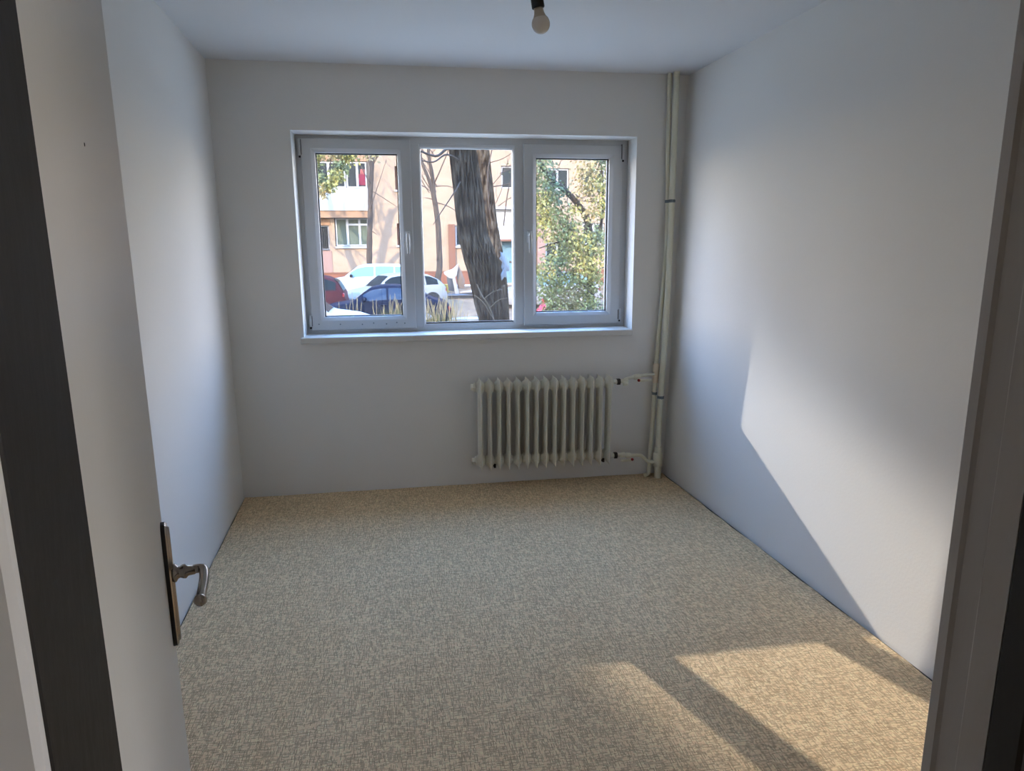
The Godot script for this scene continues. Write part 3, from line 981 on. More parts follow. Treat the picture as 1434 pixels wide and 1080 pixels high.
func build_block() -> void:
	var Z := -34.0
	var t := thing("apartment_block", "beige apartment block with a white balcony and orange plinth across the yard", "building", Vector3(0, 0, Z))
	var holes := [[-3.9, -0.58, 4.66, 6.0], [-2.40, -0.62, 1.66, 3.16], [-3.30, -2.70, 1.46, 2.78], [0.88, 2.0, 4.6, 5.82], [0.88, 2.0, 1.70, 2.86], [4.02, 5.30, 1.62, 2.74],
		[6.6, 7.9, 4.7, 5.9], [9.08, 10.4, 0.62, 1.84], [9.08, 10.4, 4.6, 5.8], [11.2, 12.5, 1.66, 2.86], [11.2, 12.5, 4.6, 5.8], [-9.2, -7.4, 1.66, 3.1], [-9.2, -7.4, 4.66, 6.0],
		[-11.7, -9.6, 16.7, 18.6]]
	var st := mb()
	holed(st, -6.0, 26, 0.22, 8.6, -0.4, 0.0, holes)  # top is out of view, kept low to let in more sky light
	holed(st, -20, -6.0, 0.22, 20.0, -0.4, 0.0, holes)  # unseen tall part, placed to carry the window the glint starts from
	obj("wall", st, M.facade, t)
	st = mb()
	bx(st, Vector3(-20, -0.9, -0.4), Vector3(26, 0.24, 0.05))
	var pl := obj("plinth", st, M.plinth, t)
	pl.set_meta("label", "orange brown plinth")
	st = mb()
	bx(st, Vector3(-20, 0.22, 0.0), Vector3(26, 0.29, 0.08))
	obj("ledge", st, M.brown, t)
	st = mb()
	bx(st, Vector3(-20, -0.9, -9.0), Vector3(-6.0, 20.2, -0.9))
	bx(st, Vector3(-6.0, -0.9, -9.0), Vector3(26, 8.8, -0.9))
	obj("core", st, M.room_dark, t)
	# glazed balcony on the left
	st = mb()
	bx(st, Vector3(-3.9, 3.50, 0.0), Vector3(-0.56, 4.64, 0.55))
	obj("balcony_parapet", st, M.white_paint, t).set_meta("label", "white balcony parapet")
	st = mb()
	bx(st, Vector3(-3.9, 3.14, 0.0), Vector3(-0.56, 3.50, 0.50))
	obj("lintel", st, M.ochre, t).set_meta("label", "ochre band under the balcony")
	st = mb()
	bx(st, Vector3(-3.9, 5.98, 0.0), Vector3(-0.56, 6.35, 0.50))
	obj("lintel", st, M.ochre, t)
	far_window(t, -3.88, -1.66, 4.66, 5.96, 0.42, [-2.52], M.far_glass)
	far_window(t, -1.62, -0.58, 4.66, 5.96, 0.44, [-1.06], M.far_glass)
	st = mb()
	bx(st, Vector3(-0.99, 4.80, 0.40), Vector3(-0.66, 5.35, 0.415))
	obj("red_curtain", st, M.red_cloth, t).set_meta("label", "dark red curtain in the right light")
	st = mb()
	bx(st, Vector3(-0.90, 5.35, 0.40), Vector3(-0.66, 5.60, 0.415))
	obj("red_curtain", st, M.skin_pink, t)
	# ground floor windows of the left bay
	far_window(t, -2.36, -0.64, 1.68, 3.14, -0.10, [-1.74, -1.10], M.curtain, 2.80)
	st = mb()
	bx(st, Vector3(-2.40, 1.56, -0.1), Vector3(-0.58, 1.66, 0.10))
	obj("sill", st, M.white_paint, t)
	far_window(t, -3.28, -2.72, 1.48, 2.76, -0.18, [], M.far_glass)
	st = mb()
	for i in 6:
		tube(st, [Vector3(-3.24 + i * 0.095, 1.45, 0.06), Vector3(-3.24 + i * 0.095, 2.60, 0.06)], 0.014, 6)
	for y in [1.47, 1.62, 2.58]: tube(st, [Vector3(-3.30, y, 0.06), Vector3(-2.72, y, 0.06)], 0.016, 6)
	obj("grille", st, M.iron, t)
	st = mb()
	bx(st, Vector3(-3.9, 0.24, 0.0), Vector3(-2.62, 1.44, 0.03))
	obj("bay_tone_panel", st, M.pink, t)  # panel tone stands for the orange shade of the wall recess
	st = mb()
	bx(st, Vector3(-3.9, 2.76, 0.0), Vector3(-2.62, 3.14, 0.03))
	obj("bay_tone_panel", st, M.ochre, t)
	# shuttered windows next to the bay
	for y in [[4.6, 5.82], [1.70, 2.86]]:
		var n := 12
		st = mb()
		for i in n:
			var a: float = lerpf(y[0], y[1], float(i) / n)
			cbx(st, Vector3(0.90, a + 0.005, -0.20), Vector3(1.98, lerpf(y[0], y[1], (i + 1.0) / n) - 0.005, -0.165), 0.01)
		obj("roller_shutter", st, M.brown, t)
		st = mb()
		bx(st, Vector3(0.82, y[0] - 0.09, -0.05), Vector3(2.06, y[0], 0.09))
		obj("sill", st, M.white_paint, t)
	# pilaster and window behind the big trunk
	st = mb()
	bx(st, Vector3(3.64, 0.24, 0.0), Vector3(4.0, 2.80, 0.16))
	obj("pilaster", st, M.brown, t).set_meta("label", "brown pilaster")
	far_window(t, 4.04, 5.28, 1.64, 2.72, -0.12, [4.66], M.far_glass)
	st = mb()
	bx(st, Vector3(4.0, 1.54, -0.1), Vector3(5.4, 1.63, 0.12))
	obj("sill", st, M.white_paint, t)
	# white balcony and entrance wall right of the trunk
	st = mb()
	bx(st, Vector3(5.9, 3.58, 0.0), Vector3(8.2, 3.72, 0.62))
	obj("balcony_slab", st, M.white_paint, t)
	st = mb()
	holed(st, 5.9, 8.2, -0.6, 3.58, 0.02, 0.30, [[6.55, 7.2, -0.4, 1.85]])
	obj("entrance_wall", st, M.white_paint, t).set_meta("label", "white entrance wall")
	st = mb()
	bx(st, Vector3(6.4, 1.88, 0.30), Vector3(7.35, 1.98, 0.85))
	obj("entrance_canopy", st, M.brown, t)
	st = mb()
	cbx(st, Vector3(6.57, -0.4, 0.08), Vector3(7.18, 1.84, 0.14), 0.01)
	obj("entrance_door", st, M.light_glass, t)
	far_window(t, 6.62, 7.88, 4.72, 5.88, -0.12, [7.25], M.far_glass)
	# right part behind the conifer
	st = mb()
	bx(st, Vector3(8.58, -0.5, 0.0), Vector3(9.02, 3.4, 0.2))
	obj("pilaster", st, M.pink, t).set_meta("label", "dusty pink pilaster")
	far_window(t, 9.10, 10.38, 0.64, 1.82, -0.10, [9.74], M.far_glass)
	far_window(t, 9.10, 10.38, 4.62, 5.78, -0.10, [9.74], M.far_glass)
	far_window(t, 11.22, 12.48, 1.68, 2.84, -0.10, [11.86], M.far_glass)
	far_window(t, 11.22, 12.48, 4.62, 5.78, -0.10, [11.86], M.far_glass)
	far_window(t, -9.18, -7.42, 1.68, 3.08, -0.10, [-8.3], M.far_glass)
	far_window(t, -9.18, -7.42, 4.68, 5.98, -0.10, [-8.3], M.far_glass)
	far_window(t, -11.68, -9.62, 16.72, 18.58, -0.10, [-11.3], M.far_glass)  # out of view, placed where the glint starts

func limb(st: SurfaceTool, pts: Array, r0: float, r1: float, segs := 7) -> void:
	var c := curve(pts, 5)
	var rad := []
	for i in c.size(): rad.append(lerpf(r0, r1, float(i) / (c.size() - 1)))
	tube(st, c, rad, segs)

func branch(t: Node3D, pts: Array, r0: float, r1: float, segs := 7) -> void:
	var st := mb()
	limb(st, pts, r0, r1, segs)
	obj("branch", st, M.twig, t)

func twigs(st: SurfaceTool, from: Vector3, dir: Vector3, len: float, r: float, depth: int, g: RandomNumberGenerator) -> void:
	var p := from
	var pts := [p]
	var d := dir.normalized()
	for i in 3:
		d = (d + Vector3(g.randf_range(-0.3, 0.3), g.randf_range(-0.2, 0.28), g.randf_range(-0.3, 0.3))).normalized()
		p += d * len / 3.0
		pts.append(p)
	limb(st, pts, r, r * 0.4, 5)
	if depth <= 0: return
	for k in 3:
		var b: Vector3 = pts[1 + k % 3]
		twigs(st, b, d + Vector3(g.randf_range(-0.9, 0.9), g.randf_range(-0.3, 0.7), g.randf_range(-0.7, 0.7)), len * g.randf_range(0.5, 0.72), r * 0.5, depth - 1, g)

func build_trees() -> void:
	var g := RandomNumberGenerator.new()
	g.seed = 11
	# big leaning trunk
	var t := thing("big_tree", "thick leaning tree trunk with furrowed grey bark outside the middle pane", "tree", Vector3(2.42, -1.1, -4.5))
	var st := mb()
	var fr := FastNoiseLite.new()
	fr.seed = 4
	fr.frequency = 1.0
	fr.noise_type = FastNoiseLite.TYPE_SIMPLEX_SMOOTH
	var pts := []
	var rad := []
	var axis := [[-1.1, 2.44, 0.34], [-0.6, 2.38, 0.24], [0.0, 2.29, 0.20], [0.62, 2.175, 0.182], [0.87, 2.125, 0.194], [1.23, 2.075, 0.212], [1.45, 1.995, 0.194], [1.68, 1.93, 0.182], [2.02, 1.893, 0.178], [2.73, 1.82, 0.165], [3.6, 1.74, 0.16], [5.2, 1.60, 0.15], [8.0, 1.4, 0.10]]
	for i in 260:
		var y := lerpf(-1.1, 8.0, i / 259.0)
		for k in axis.size() - 1:
			if y <= axis[k + 1][0] + 1e-6:
				var f: float = (y - axis[k][0]) / (axis[k + 1][0] - axis[k][0])
				f = f * f * (3 - 2 * f) * 0.25 + f * 0.75
				pts.append(Vector3(lerpf(axis[k][1], axis[k + 1][1], f) - 2.42, y + 1.1, 0))
				rad.append(lerpf(axis[k][2], axis[k + 1][2], f))
				break
	var bark := func(a: float, s: float) -> float:
		var y := s * 9.1
		var warp := fr.get_noise_2d(y * 1.6, cos(a) * 1.3) * 0.25
		var q := fr.get_noise_3d(cos(a + warp * 0.2) * 4.6, sin(a + warp * 0.2) * 4.6, y * 0.42)
		var ridge := clampf(absf(q) * 3.2, 0, 1)
		return 0.91 + 0.13 * sqrt(ridge) + 0.012 * fr.get_noise_3d(cos(a) * 14.0, sin(a) * 14.0, y * 4.0)
	tube(st, pts, rad, 200, true, bark)
	obj("trunk", st, M.bark, t)
	branch(t, [Vector3(-0.52, 3.78, 0.0), Vector3(-0.78, 3.80, 0.15), Vector3(-0.95, 3.70, 0.2), Vector3(-1.25, 3.80, 0.3)], 0.022, 0.010, 8)
	branch(t, [Vector3(-0.55, 3.6, 0.1), Vector3(-0.80, 3.72, 0.2), Vector3(-0.98, 3.62, 0.3), Vector3(-1.2, 3.66, 0.3)], 0.014, 0.006, 8)
	branch(t, [Vector3(-0.56, 3.55, 0.05), Vector3(-0.72, 3.30, 0.2), Vector3(-0.92, 3.02, 0.3), Vector3(-1.0, 2.9, 0.3)], 0.010, 0.004, 8)
	for v in [[Vector3(-0.52, 2.05, 0.27), Vector3(-0.40, 1.95, 0.26), Vector3(-0.26, 1.72, 0.24), Vector3(-0.16, 1.66, 0.22)], [Vector3(-0.48, 2.18, 0.24), Vector3(-0.42, 2.04, 0.28), Vector3(-0.33, 1.90, 0.27), Vector3(-0.23, 1.62, 0.25), Vector3(-0.12, 1.35, 0.26)],
		[Vector3(-0.40, 2.00, 0.26), Vector3(-0.28, 2.09, 0.28), Vector3(-0.15, 2.11, 0.20)], [Vector3(-0.33, 1.88, 0.26), Vector3(-0.22, 1.98, 0.28), Vector3(-0.10, 2.00, 0.20)]]:
		st = mb()
		limb(st, v, 0.0065, 0.004, 6)
		obj("vine", st, M.vine, t)
	# torn paper on its right flank
	st = mb()
	sheet(st, [Vector2(-0.03, -0.20), Vector2(0.01, -0.15), Vector2(0.03, -0.17), Vector2(0.035, -0.08), Vector2(0.075, -0.09), Vector2(0.075, -0.02), Vector2(0.055, 0.05), Vector2(0.02, 0.10), Vector2(0.0, 0.15), Vector2(-0.03, 0.14), Vector2(-0.05, 0.16), Vector2(-0.04, 0.10), Vector2(-0.06, 0.07), Vector2(-0.02, 0.03), Vector2(-0.035, -0.04), Vector2(0.0, -0.09), Vector2(-0.04, -0.12)], 0.0, 0.025)
	var pa := obj("torn_paper", st, mat(out8(216, 226, 238), 0.8))
	pa.position = Vector3(2.295, 1.32, -4.33)
	pa.rotation.y = 0.35
	tag(pa, "ragged pale piece of paper stuck to the big trunk", "paper")
	# second trunk behind it
	t = thing("tree", "slimmer straight trunk right behind the thick leaning one", "tree", Vector3(3.12, -1.08, -8.6), 0.0, "bare trees in the yard")
	st = mb()
	var p2 := []
	for q in [Vector3(-0.20, 0, 0), Vector3(-0.28, 1.9, 0), Vector3(-0.40, 2.8, 0), Vector3(-0.45, 3.23, 0), Vector3(-0.56, 4.40, 0), Vector3(-0.68, 6.0, 0), Vector3(-0.7, 8.5, 0)]: p2.append(q)
	var c2 := curve(p2, 12)
	var r2 := []
	for i in c2.size(): r2.append(lerpf(0.16, 0.08, float(i) / c2.size()))
	tube(st, c2, r2, 28, true, func(a, s): return 1.0 + 0.06 * sin(a * 9.0 + s * 30.0) * sin(a * 4.0 + s * 13.0))
	obj("trunk", st, M.bark, t)
	branch(t, [Vector3(-0.36, 4.5, 0.05), Vector3(-0.50, 3.9, 0.2), Vector3(-0.48, 3.2, 0.22)], 0.012, 0.006, 6)
	branch(t, [Vector3(-0.1, 2.35, 0.1), Vector3(0.12, 2.30, 0.15), Vector3(0.35, 2.5, 0.2)], 0.02, 0.008, 6)
	branch(t, [Vector3(-0.2, 3.0, 0.05), Vector3(-0.10, 3.7, 0.1), Vector3(0.12, 4.2, 0.1), Vector3(0.3, 4.5, 0.1)], 0.012, 0.006, 6)
	branch(t, [Vector3(-0.38, 3.7, 0.05), Vector3(-0.10, 3.75, 0.1), Vector3(0.25, 3.9, 0.1)], 0.012, 0.004, 6)
	branch(t, [Vector3(-0.05, 2.28, 0.1), Vector3(0.25, 2.2, 0.3)], 0.018, 0.006, 6)
	st = mb()
	for k in 7: twigs(st, Vector3(g.randf_range(-0.5, -0.2), g.randf_range(3.2, 5.0), 0), Vector3(1, g.randf_range(0.2, 1.0), 0.2), 0.7, 0.008, 2, g)
	obj("twigs", st, M.twig, t).set_meta("kind", "stuff")
	# thin tree in the left pane
	t = thing("tree", "thin rough trunk standing before the facade in the left pane", "tree", Vector3(-0.58, -0.55, -31.2), 0.0, "bare trees in the yard")
	st = mb()
	var c3 := curve([Vector3(0, 0, 0), Vector3(0.03, 1.3, 0), Vector3(0.10, 2.6, 0), Vector3(0.19, 3.75, 0), Vector3(0.24, 4.8, 0), Vector3(0.36, 5.8, 0), Vector3(0.42, 6.9, 0), Vector3(0.5, 9.5, 0)], 10)
	var r3 := []
	for i in c3.size(): r3.append(lerpf(0.15, 0.09, float(i) / c3.size()))
	tube(st, c3, r3, 16, true, func(a, s): return 1.0 + 0.10 * sin(s * 55.0 + a * 2.0) * sin(s * 23.0 + 1.0))
	obj("trunk", st, M.thin_bark, t)
	branch(t, [Vector3(0.40, 6.1, 0), Vector3(0.70, 6.55, 0.1), Vector3(0.95, 6.85, 0.1), Vector3(1.5, 6.8, 0.2), Vector3(2.2, 7.0, 0.3)], 0.05, 0.02, 7)
	branch(t, [Vector3(0.30, 5.2, 0.1), Vector3(0.05, 5.6, 0.4), Vector3(-0.3, 6.4, 0.5)], 0.03, 0.015, 6)
	branch(t, [Vector3(0.15, 3.0, 0), Vector3(0.5, 2.75, 0.2)], 0.03, 0.012, 6)
	branch(t, [Vector3(0.28, 4.9, 0), Vector3(0.9, 4.5, 0.2), Vector3(1.5, 4.1, 0.3)], 0.025, 0.01, 6)
	branch(t, [Vector3(0.2, 4.0, 0.1), Vector3(0.6, 5.0, 0.4), Vector3(1.1, 6.3, 0.5)], 0.025, 0.01, 6)
	st = mb()
	for k in 10: twigs(st, Vector3(0.3, g.randf_range(5.5, 8.5), 0), Vector3(g.randf_range(-1, 1), 0.8, g.randf_range(-0.4, 0.4)), 1.6, 0.03, 2, g)
	obj("twigs", st, M.twig, t).set_meta("kind", "stuff")
	# forked tree in the middle pane
	t = thing("tree", "thin forked tree left of the thick trunk in the middle pane", "tree", Vector3(2.72, -0.65, -29.0), 0.0, "bare trees in the yard")
	st = mb()
	limb(st, [Vector3(-0.08, 0, 0), Vector3(-0.02, 0.6, 0), Vector3(0.12, 1.3, 0), Vector3(0.12, 2.4, 0), Vector3(0.10, 3.3, 0), Vector3(0.0, 4.2, 0), Vector3(-0.12, 4.9, 0)], 0.16, 0.11, 14)
	limb(st, [Vector3(-0.10, 4.75, 0), Vector3(-0.30, 5.4, 0.05), Vector3(-0.58, 6.15, 0.1), Vector3(-0.75, 7.4, 0.1)], 0.09, 0.05, 10)
	limb(st, [Vector3(-0.06, 4.6, 0), Vector3(-0.10, 5.5, 0), Vector3(-0.24, 6.5, 0), Vector3(-0.2, 8.0, 0)], 0.11, 0.05, 10)
	limb(st, [Vector3(0.2, 0.3, 0.1), Vector3(0.05, 1.0, 0.1), Vector3(0.10, 1.5, 0.05)], 0.06, 0.05, 8)
	obj("trunk", st, M.thin_bark, t)
	branch(t, [Vector3(-0.05, 5.1, 0), Vector3(0.25, 5.7, 0.2), Vector3(0.75, 6.8, 0.3)], 0.04, 0.02, 6)
	branch(t, [Vector3(0.0, 4.3, 0), Vector3(0.6, 4.1, 0.2), Vector3(1.2, 3.7, 0.3)], 0.035, 0.015, 6)
	branch(t, [Vector3(0.05, 4.4, 0), Vector3(-0.5, 4.5, 0.2)], 0.03, 0.01, 6)
	branch(t, [Vector3(0.1, 2.2, 0), Vector3(-0.02, 1.6, 0.25), Vector3(0.1, 2.9, 0.3)], 0.02, 0.01, 6)
	branch(t, [Vector3(-0.1, 5.0, 0), Vector3(0.7, 5.0, 0.2), Vector3(1.3, 4.6, 0.2)], 0.025, 0.012, 6)
	st = mb()
	for k in 12: twigs(st, Vector3(g.randf_range(-0.4, 0.1), g.randf_range(4.6, 7.4), 0), Vector3(g.randf_range(-1, 1), 0.7, g.randf_range(-0.4, 0.4)), 1.5, 0.025, 2, g)
	obj("twigs", st, M.twig, t).set_meta("kind", "stuff")
	# a bare tree out of view on the left, placed to shadow the facade
	t = thing("tree", "bare forked tree out of view on the left, casting shadows on the facade", "tree", Vector3(-6.6, -0.95, -23.0), 0.0, "bare trees in the yard")
	st = mb()
	limb(st, [Vector3(0, 0, 0), Vector3(0.1, 2.5, 0), Vector3(0.1, 4.5, 0), Vector3(0.4, 7.0, 0), Vector3(1.2, 10.0, 0)], 0.32, 0.16, 14)
	limb(st, [Vector3(0.1, 4.2, 0), Vector3(-0.6, 6.0, 0), Vector3(-1.4, 8.2, 0.2), Vector3(-1.8, 11.0, 0)], 0.24, 0.12, 12)
	limb(st, [Vector3(0.2, 5.6, 0), Vector3(1.2, 7.2, -0.2), Vector3(2.6, 8.4, 0)], 0.16, 0.07, 10)
	obj("trunk", st, M.thin_bark, t)
	st = mb()
	for k in 16: twigs(st, Vector3(g.randf_range(-1.4, 1.6), g.randf_range(6.5, 9.5), 0), Vector3(g.randf_range(-1, 1), 0.7, g.randf_range(-0.5, 0.5)), 2.4, 0.05, 2, g)
	obj("twigs", st, M.twig, t).set_meta("kind", "stuff")
	conifers()

func spray() -> ArrayMesh:       # one flat feathery scale-leaf spray, about 12 cm long
	var st := mb()
	var r := RandomNumberGenerator.new()
	r.seed = 9
	for s in 15:
		var y := s / 15.0 * 0.10
		var side := 1.0 if s % 2 == 0 else -1.0
		var l := 0.055 * (1.0 - s / 18.0) + 0.012
		var d := Vector3(side * 0.75, 0.75, r.randf_range(-0.35, 0.35)).normalized()
		if s == 14: d = Vector3(0, 1, 0)
		var a := Vector3(0, y, 0)
		var w := Vector3(-d.y, d.x, 0) * 0.0075
		var mid := a + d * l * 0.55 + Vector3(0, 0, 0.004)
		tri(st, a - w * 0.4, mid - w, mid + w)
		tri(st, a - w * 0.4, mid + w, a + w * 0.4)
		tri(st, mid - w, a + d * l, mid + w)
	st.generate_normals()
	return st.commit()

func foliage(par: Node, clumps: Array, seed_n: int, size: float) -> void:
	# clumps: [centre, radius, count, tint]
	var r := RandomNumberGenerator.new()
	r.seed = seed_n
	var mm := MultiMesh.new()
	mm.transform_format = MultiMesh.TRANSFORM_3D
	mm.use_colors = true
	mm.mesh = spray()
	var total := 0
	for c in clumps: total += int(c[2] * 3.0)
	mm.instance_count = total
	var i := 0
	for c in clumps:
		for k in int(c[2] * 3.0):
			var v := Vector3(r.randfn(0, 0.36), r.randfn(0, 0.36), r.randfn(0, 0.5))
			var p: Vector3 = c[0] + v * c[1]
			var dir := (Vector3(v.x, -0.55 + r.randf_range(-0.6, 0.5), v.z + 0.2) + Vector3(r.randf_range(-0.7, 0.7), 0, r.randf_range(-0.7, 0.7))).normalized()
			var f := frame_at(dir)
			var spin := r.randf_range(0, TAU)
			var x: Vector3 = f[0] * cos(spin) + f[1] * sin(spin)
			var s := size * r.randf_range(0.7, 1.4)
			mm.set_instance_transform(i, Transform3D(Basis(x * s, dir * s, x.cross(dir) * s), p))
			var q := r.randf()
			var col := Color(0.20, 0.21, 0.05).lerp(Color(0.52, 0.47, 0.13), q)
			if c[3] == 1: col = Color(0.11, 0.16, 0.07).lerp(Color(0.26, 0.30, 0.12), q)
			elif c[3] == 2: col = Color(0.34, 0.26, 0.10).lerp(Color(0.52, 0.42, 0.18), q)
			mm.set_instance_color(i, col * 0.62)
			i += 1
	var o := MultiMeshInstance3D.new()
	o.name = "foliage"
	o.multimesh = mm
	o.material_override = M.leaf
	o.set_meta("kind", "stuff")
	par.add_child(o, true)

func conifers() -> void:
	var base := Vector3(4.9, -1.09, -9.4)
	var t := thing("conifer", "loose yellow green conifer that fills the right pane", "conifer", base)
	var st := mb()
	limb(st, [Vector3(0, 0, 0), Vector3(-0.05, 1.2, 0), Vector3(-0.10, 2.9, 0), Vector3(-0.45, 3.5, 0.2), Vector3(-1.05, 4.0, 0.3), Vector3(-1.4, 4.7, 0.3)], 0.10, 0.03, 10)
	limb(st, [Vector3(-0.05, 1.6, 0), Vector3(-0.5, 2.1, 0.3), Vector3(-1.1, 2.0, 0.4)], 0.03, 0.012, 7)
	limb(st, [Vector3(-0.1, 2.3, 0), Vector3(0.1, 3.2, 0.2), Vector3(0.05, 4.3, 0.2)], 0.04, 0.015, 7)
	limb(st, [Vector3(-0.1, 2.6, 0), Vector3(-0.6, 2.75, 0.3), Vector3(-1.2, 2.6, 0.3)], 0.025, 0.01, 7)
	limb(st, [Vector3(0, 1.0, 0), Vector3(-0.6, 1.45, 0.2), Vector3(-1.2, 1.35, 0.3)], 0.03, 0.01, 7)
	obj("trunk", st, M.thin_bark, t)
	st = mb()
	var g := RandomNumberGenerator.new()
	g.seed = 31
	for k in 22:
		twigs(st, Vector3(g.randf_range(-0.9, 0.1), g.randf_range(1.4, 4.2), g.randf_range(0, 0.3)), Vector3(g.randf_range(-1, 1), g.randf_range(-0.4, 0.6), g.randf_range(-0.3, 0.6)), 0.6, 0.009, 1, g)
	obj("twigs", st, M.twig, t).set_meta("kind", "stuff")
	var cl := []
	# from the photograph: a dense left flank, an open middle, a full lower half, a russet clump top right
	for q in [[3.70, 3.05, 0.34, 120, 1], [3.78, 2.70, 0.36, 150, 1], [3.75, 2.35, 0.36, 150, 0], [4.00, 2.50, 0.30, 90, 1], [3.72, 1.98, 0.36, 120, 0], [4.02, 2.12, 0.32, 90, 0], [4.10, 1.80, 0.40, 150, 0], [4.30, 1.95, 0.25, 60, 1],
		[4.62, 2.98, 0.34, 120, 2], [4.90, 2.72, 0.34, 110, 0], [4.98, 3.15, 0.3, 90, 1], [4.62, 2.62, 0.30, 90, 2], [4.95, 2.30, 0.32, 80, 0], [4.70, 2.2, 0.2, 30, 2], [4.35, 2.25, 0.2, 26, 0],
		[4.45, 1.62, 0.42, 170, 0], [4.80, 1.70, 0.40, 130, 1], [4.98, 1.45, 0.36, 100, 0], [4.25, 1.40, 0.42, 150, 0], [3.95, 1.22, 0.34, 110, 1], [4.60, 1.25, 0.42, 150, 0], [3.72, 0.98, 0.36, 130, 0], [4.08, 0.90, 0.38, 160, 0],
		[4.45, 0.92, 0.36, 110, 0], [4.80, 0.95, 0.40, 140, 0], [3.92, 0.62, 0.36, 130, 0], [4.30, 0.58, 0.38, 140, 2], [4.65, 0.52, 0.36, 120, 0], [4.02, 0.30, 0.34, 110, 0], [4.45, 0.22, 0.36, 100, 0], [4.85, 0.30, 0.30, 60, 1], [4.2, -0.1, 0.5, 120, 0], [4.8, -0.2, 0.5, 100, 0],
		[4.3, 3.75, 0.6, 160, 0], [5.2, 3.9, 0.5, 120, 1], [5.6, 2.6, 0.6, 160, 0], [5.6, 1.4, 0.6, 160, 0], [5.5, 0.4, 0.5, 120, 0], [3.45, 3.5, 0.4, 90, 0], [3.35, 2.9, 0.3, 50, 0]]:
		cl.append([Vector3(q[0], q[1], -9.05) - base, q[2], q[3], q[4]])
	foliage(t, cl, 41, 0.5)
	# evergreen branch that hangs into the left pane
	base = Vector3(-4.2, -1.0, -11.0)
	t = thing("conifer", "evergreen whose drooping branch hangs into the top of the left pane", "conifer", base)
	st = mb()
	limb(st, [Vector3(0, 0, 0), Vector3(0.0, 2.5, 0), Vector3(0.1, 5.0, 0), Vector3(0.0, 7.5, 0)], 0.16, 0.06, 10)
	limb(st, [Vector3(0.1, 4.4, 0), Vector3(1.5, 4.9, 0.1), Vector3(2.9, 4.75, 0.2), Vector3(4.1, 4.55, 0.2), Vector3(4.7, 4.5, 0.2)], 0.05, 0.012, 8)
	limb(st, [Vector3(3.9, 4.58, 0.2), Vector3(3.85, 4.2, 0.2), Vector3(3.65, 3.85, 0.2)], 0.014, 0.005, 6)
	obj("trunk", st, M.thin_bark, t)
	cl = []
	for q in [[-0.62, 3.42, 0.22, 60, 0], [-0.28, 3.48, 0.22, 60, 2], [0.0, 3.42, 0.2, 70, 0], [0.12, 3.55, 0.22, 80, 0], [0.5, 3.50, 0.2, 36, 2], [-0.1, 3.2, 0.18, 46, 1], [-0.22, 3.0, 0.2, 60, 0], [-0.40, 2.85, 0.2, 60, 0], [-0.56, 2.95, 0.16, 36, 1], [-0.52, 2.72, 0.18, 40, 2], [-0.66, 3.2, 0.14, 24, 1],
		[-0.9, 3.6, 0.4, 90, 0], [-1.6, 3.8, 0.5, 120, 0], [-2.4, 3.9, 0.6, 140, 0], [-3.4, 3.9, 0.7, 160, 0], [-4.2, 4.6, 0.9, 200, 0], [-4.2, 3.0, 0.9, 200, 1], [-4.2, 5.8, 0.7, 160, 0], [-4.4, 1.6, 0.9, 160, 1]]:
		cl.append([Vector3(q[0], q[1], -10.8) - base, q[2], q[3], q[4]])
	foliage(t, cl, 43, 0.6)

# ---------------------------------------------------------------- cars
# side profile rows: [s, belt, top]; s from 0 at the nose to 1 at the tail
const SEDAN := [[0.0, 0.52, 0.52], [0.03, 0.66, 0.66], [0.12, 0.78, 0.78], [0.27, 0.88, 0.89], [0.34, 0.90, 1.13], [0.42, 0.92, 1.36], [0.50, 0.93, 1.42], [0.60, 0.94, 1.42], [0.72, 0.95, 1.33], [0.80, 0.94, 1.13], [0.87, 0.91, 0.95], [0.95, 0.85, 0.86], [0.985, 0.74, 0.74], [1.0, 0.54, 0.54]]
const HATCH := [[0.0, 0.55, 0.55], [0.03, 0.70, 0.70], [0.10, 0.82, 0.82], [0.24, 0.92, 0.93], [0.31, 0.94, 1.2], [0.39, 0.95, 1.43], [0.50, 0.96, 1.50], [0.65, 0.97, 1.50], [0.80, 0.99, 1.43], [0.90, 1.0, 1.22], [0.955, 0.98, 1.0], [0.985, 0.85, 0.86], [1.0, 0.55, 0.55]]
const SUV := [[0.0, 0.60, 0.60], [0.03, 0.80, 0.80], [0.12, 0.93, 0.93], [0.26, 1.02, 1.03], [0.33, 1.04, 1.28], [0.41, 1.05, 1.54], [0.50, 1.06, 1.63], [0.68, 1.07, 1.64], [0.84, 1.08, 1.60], [0.93, 1.09, 1.42], [0.97, 1.07, 1.12], [0.99, 0.92, 0.93], [1.0, 0.60, 0.60]]

func car_at(rows: Array, s: float) -> Array:
	for i in rows.size() - 1:
		if s <= rows[i + 1][0] + 1e-6:
			var f: float = (s - rows[i][0]) / (rows[i + 1][0] - rows[i][0])
			var a: Array = rows[maxi(i - 1, 0)]; var b: Array = rows[i]; var c: Array = rows[i + 1]; var d: Array = rows[mini(i + 2, rows.size() - 1)]
			return [lerpf(b[1], c[1], f), lerpf(lerpf(b[2], c[2], f), cubic_interpolate(b[2], c[2], a[2], d[2], f), 0.5)]
	return [rows[-1][1], rows[-1][2]]

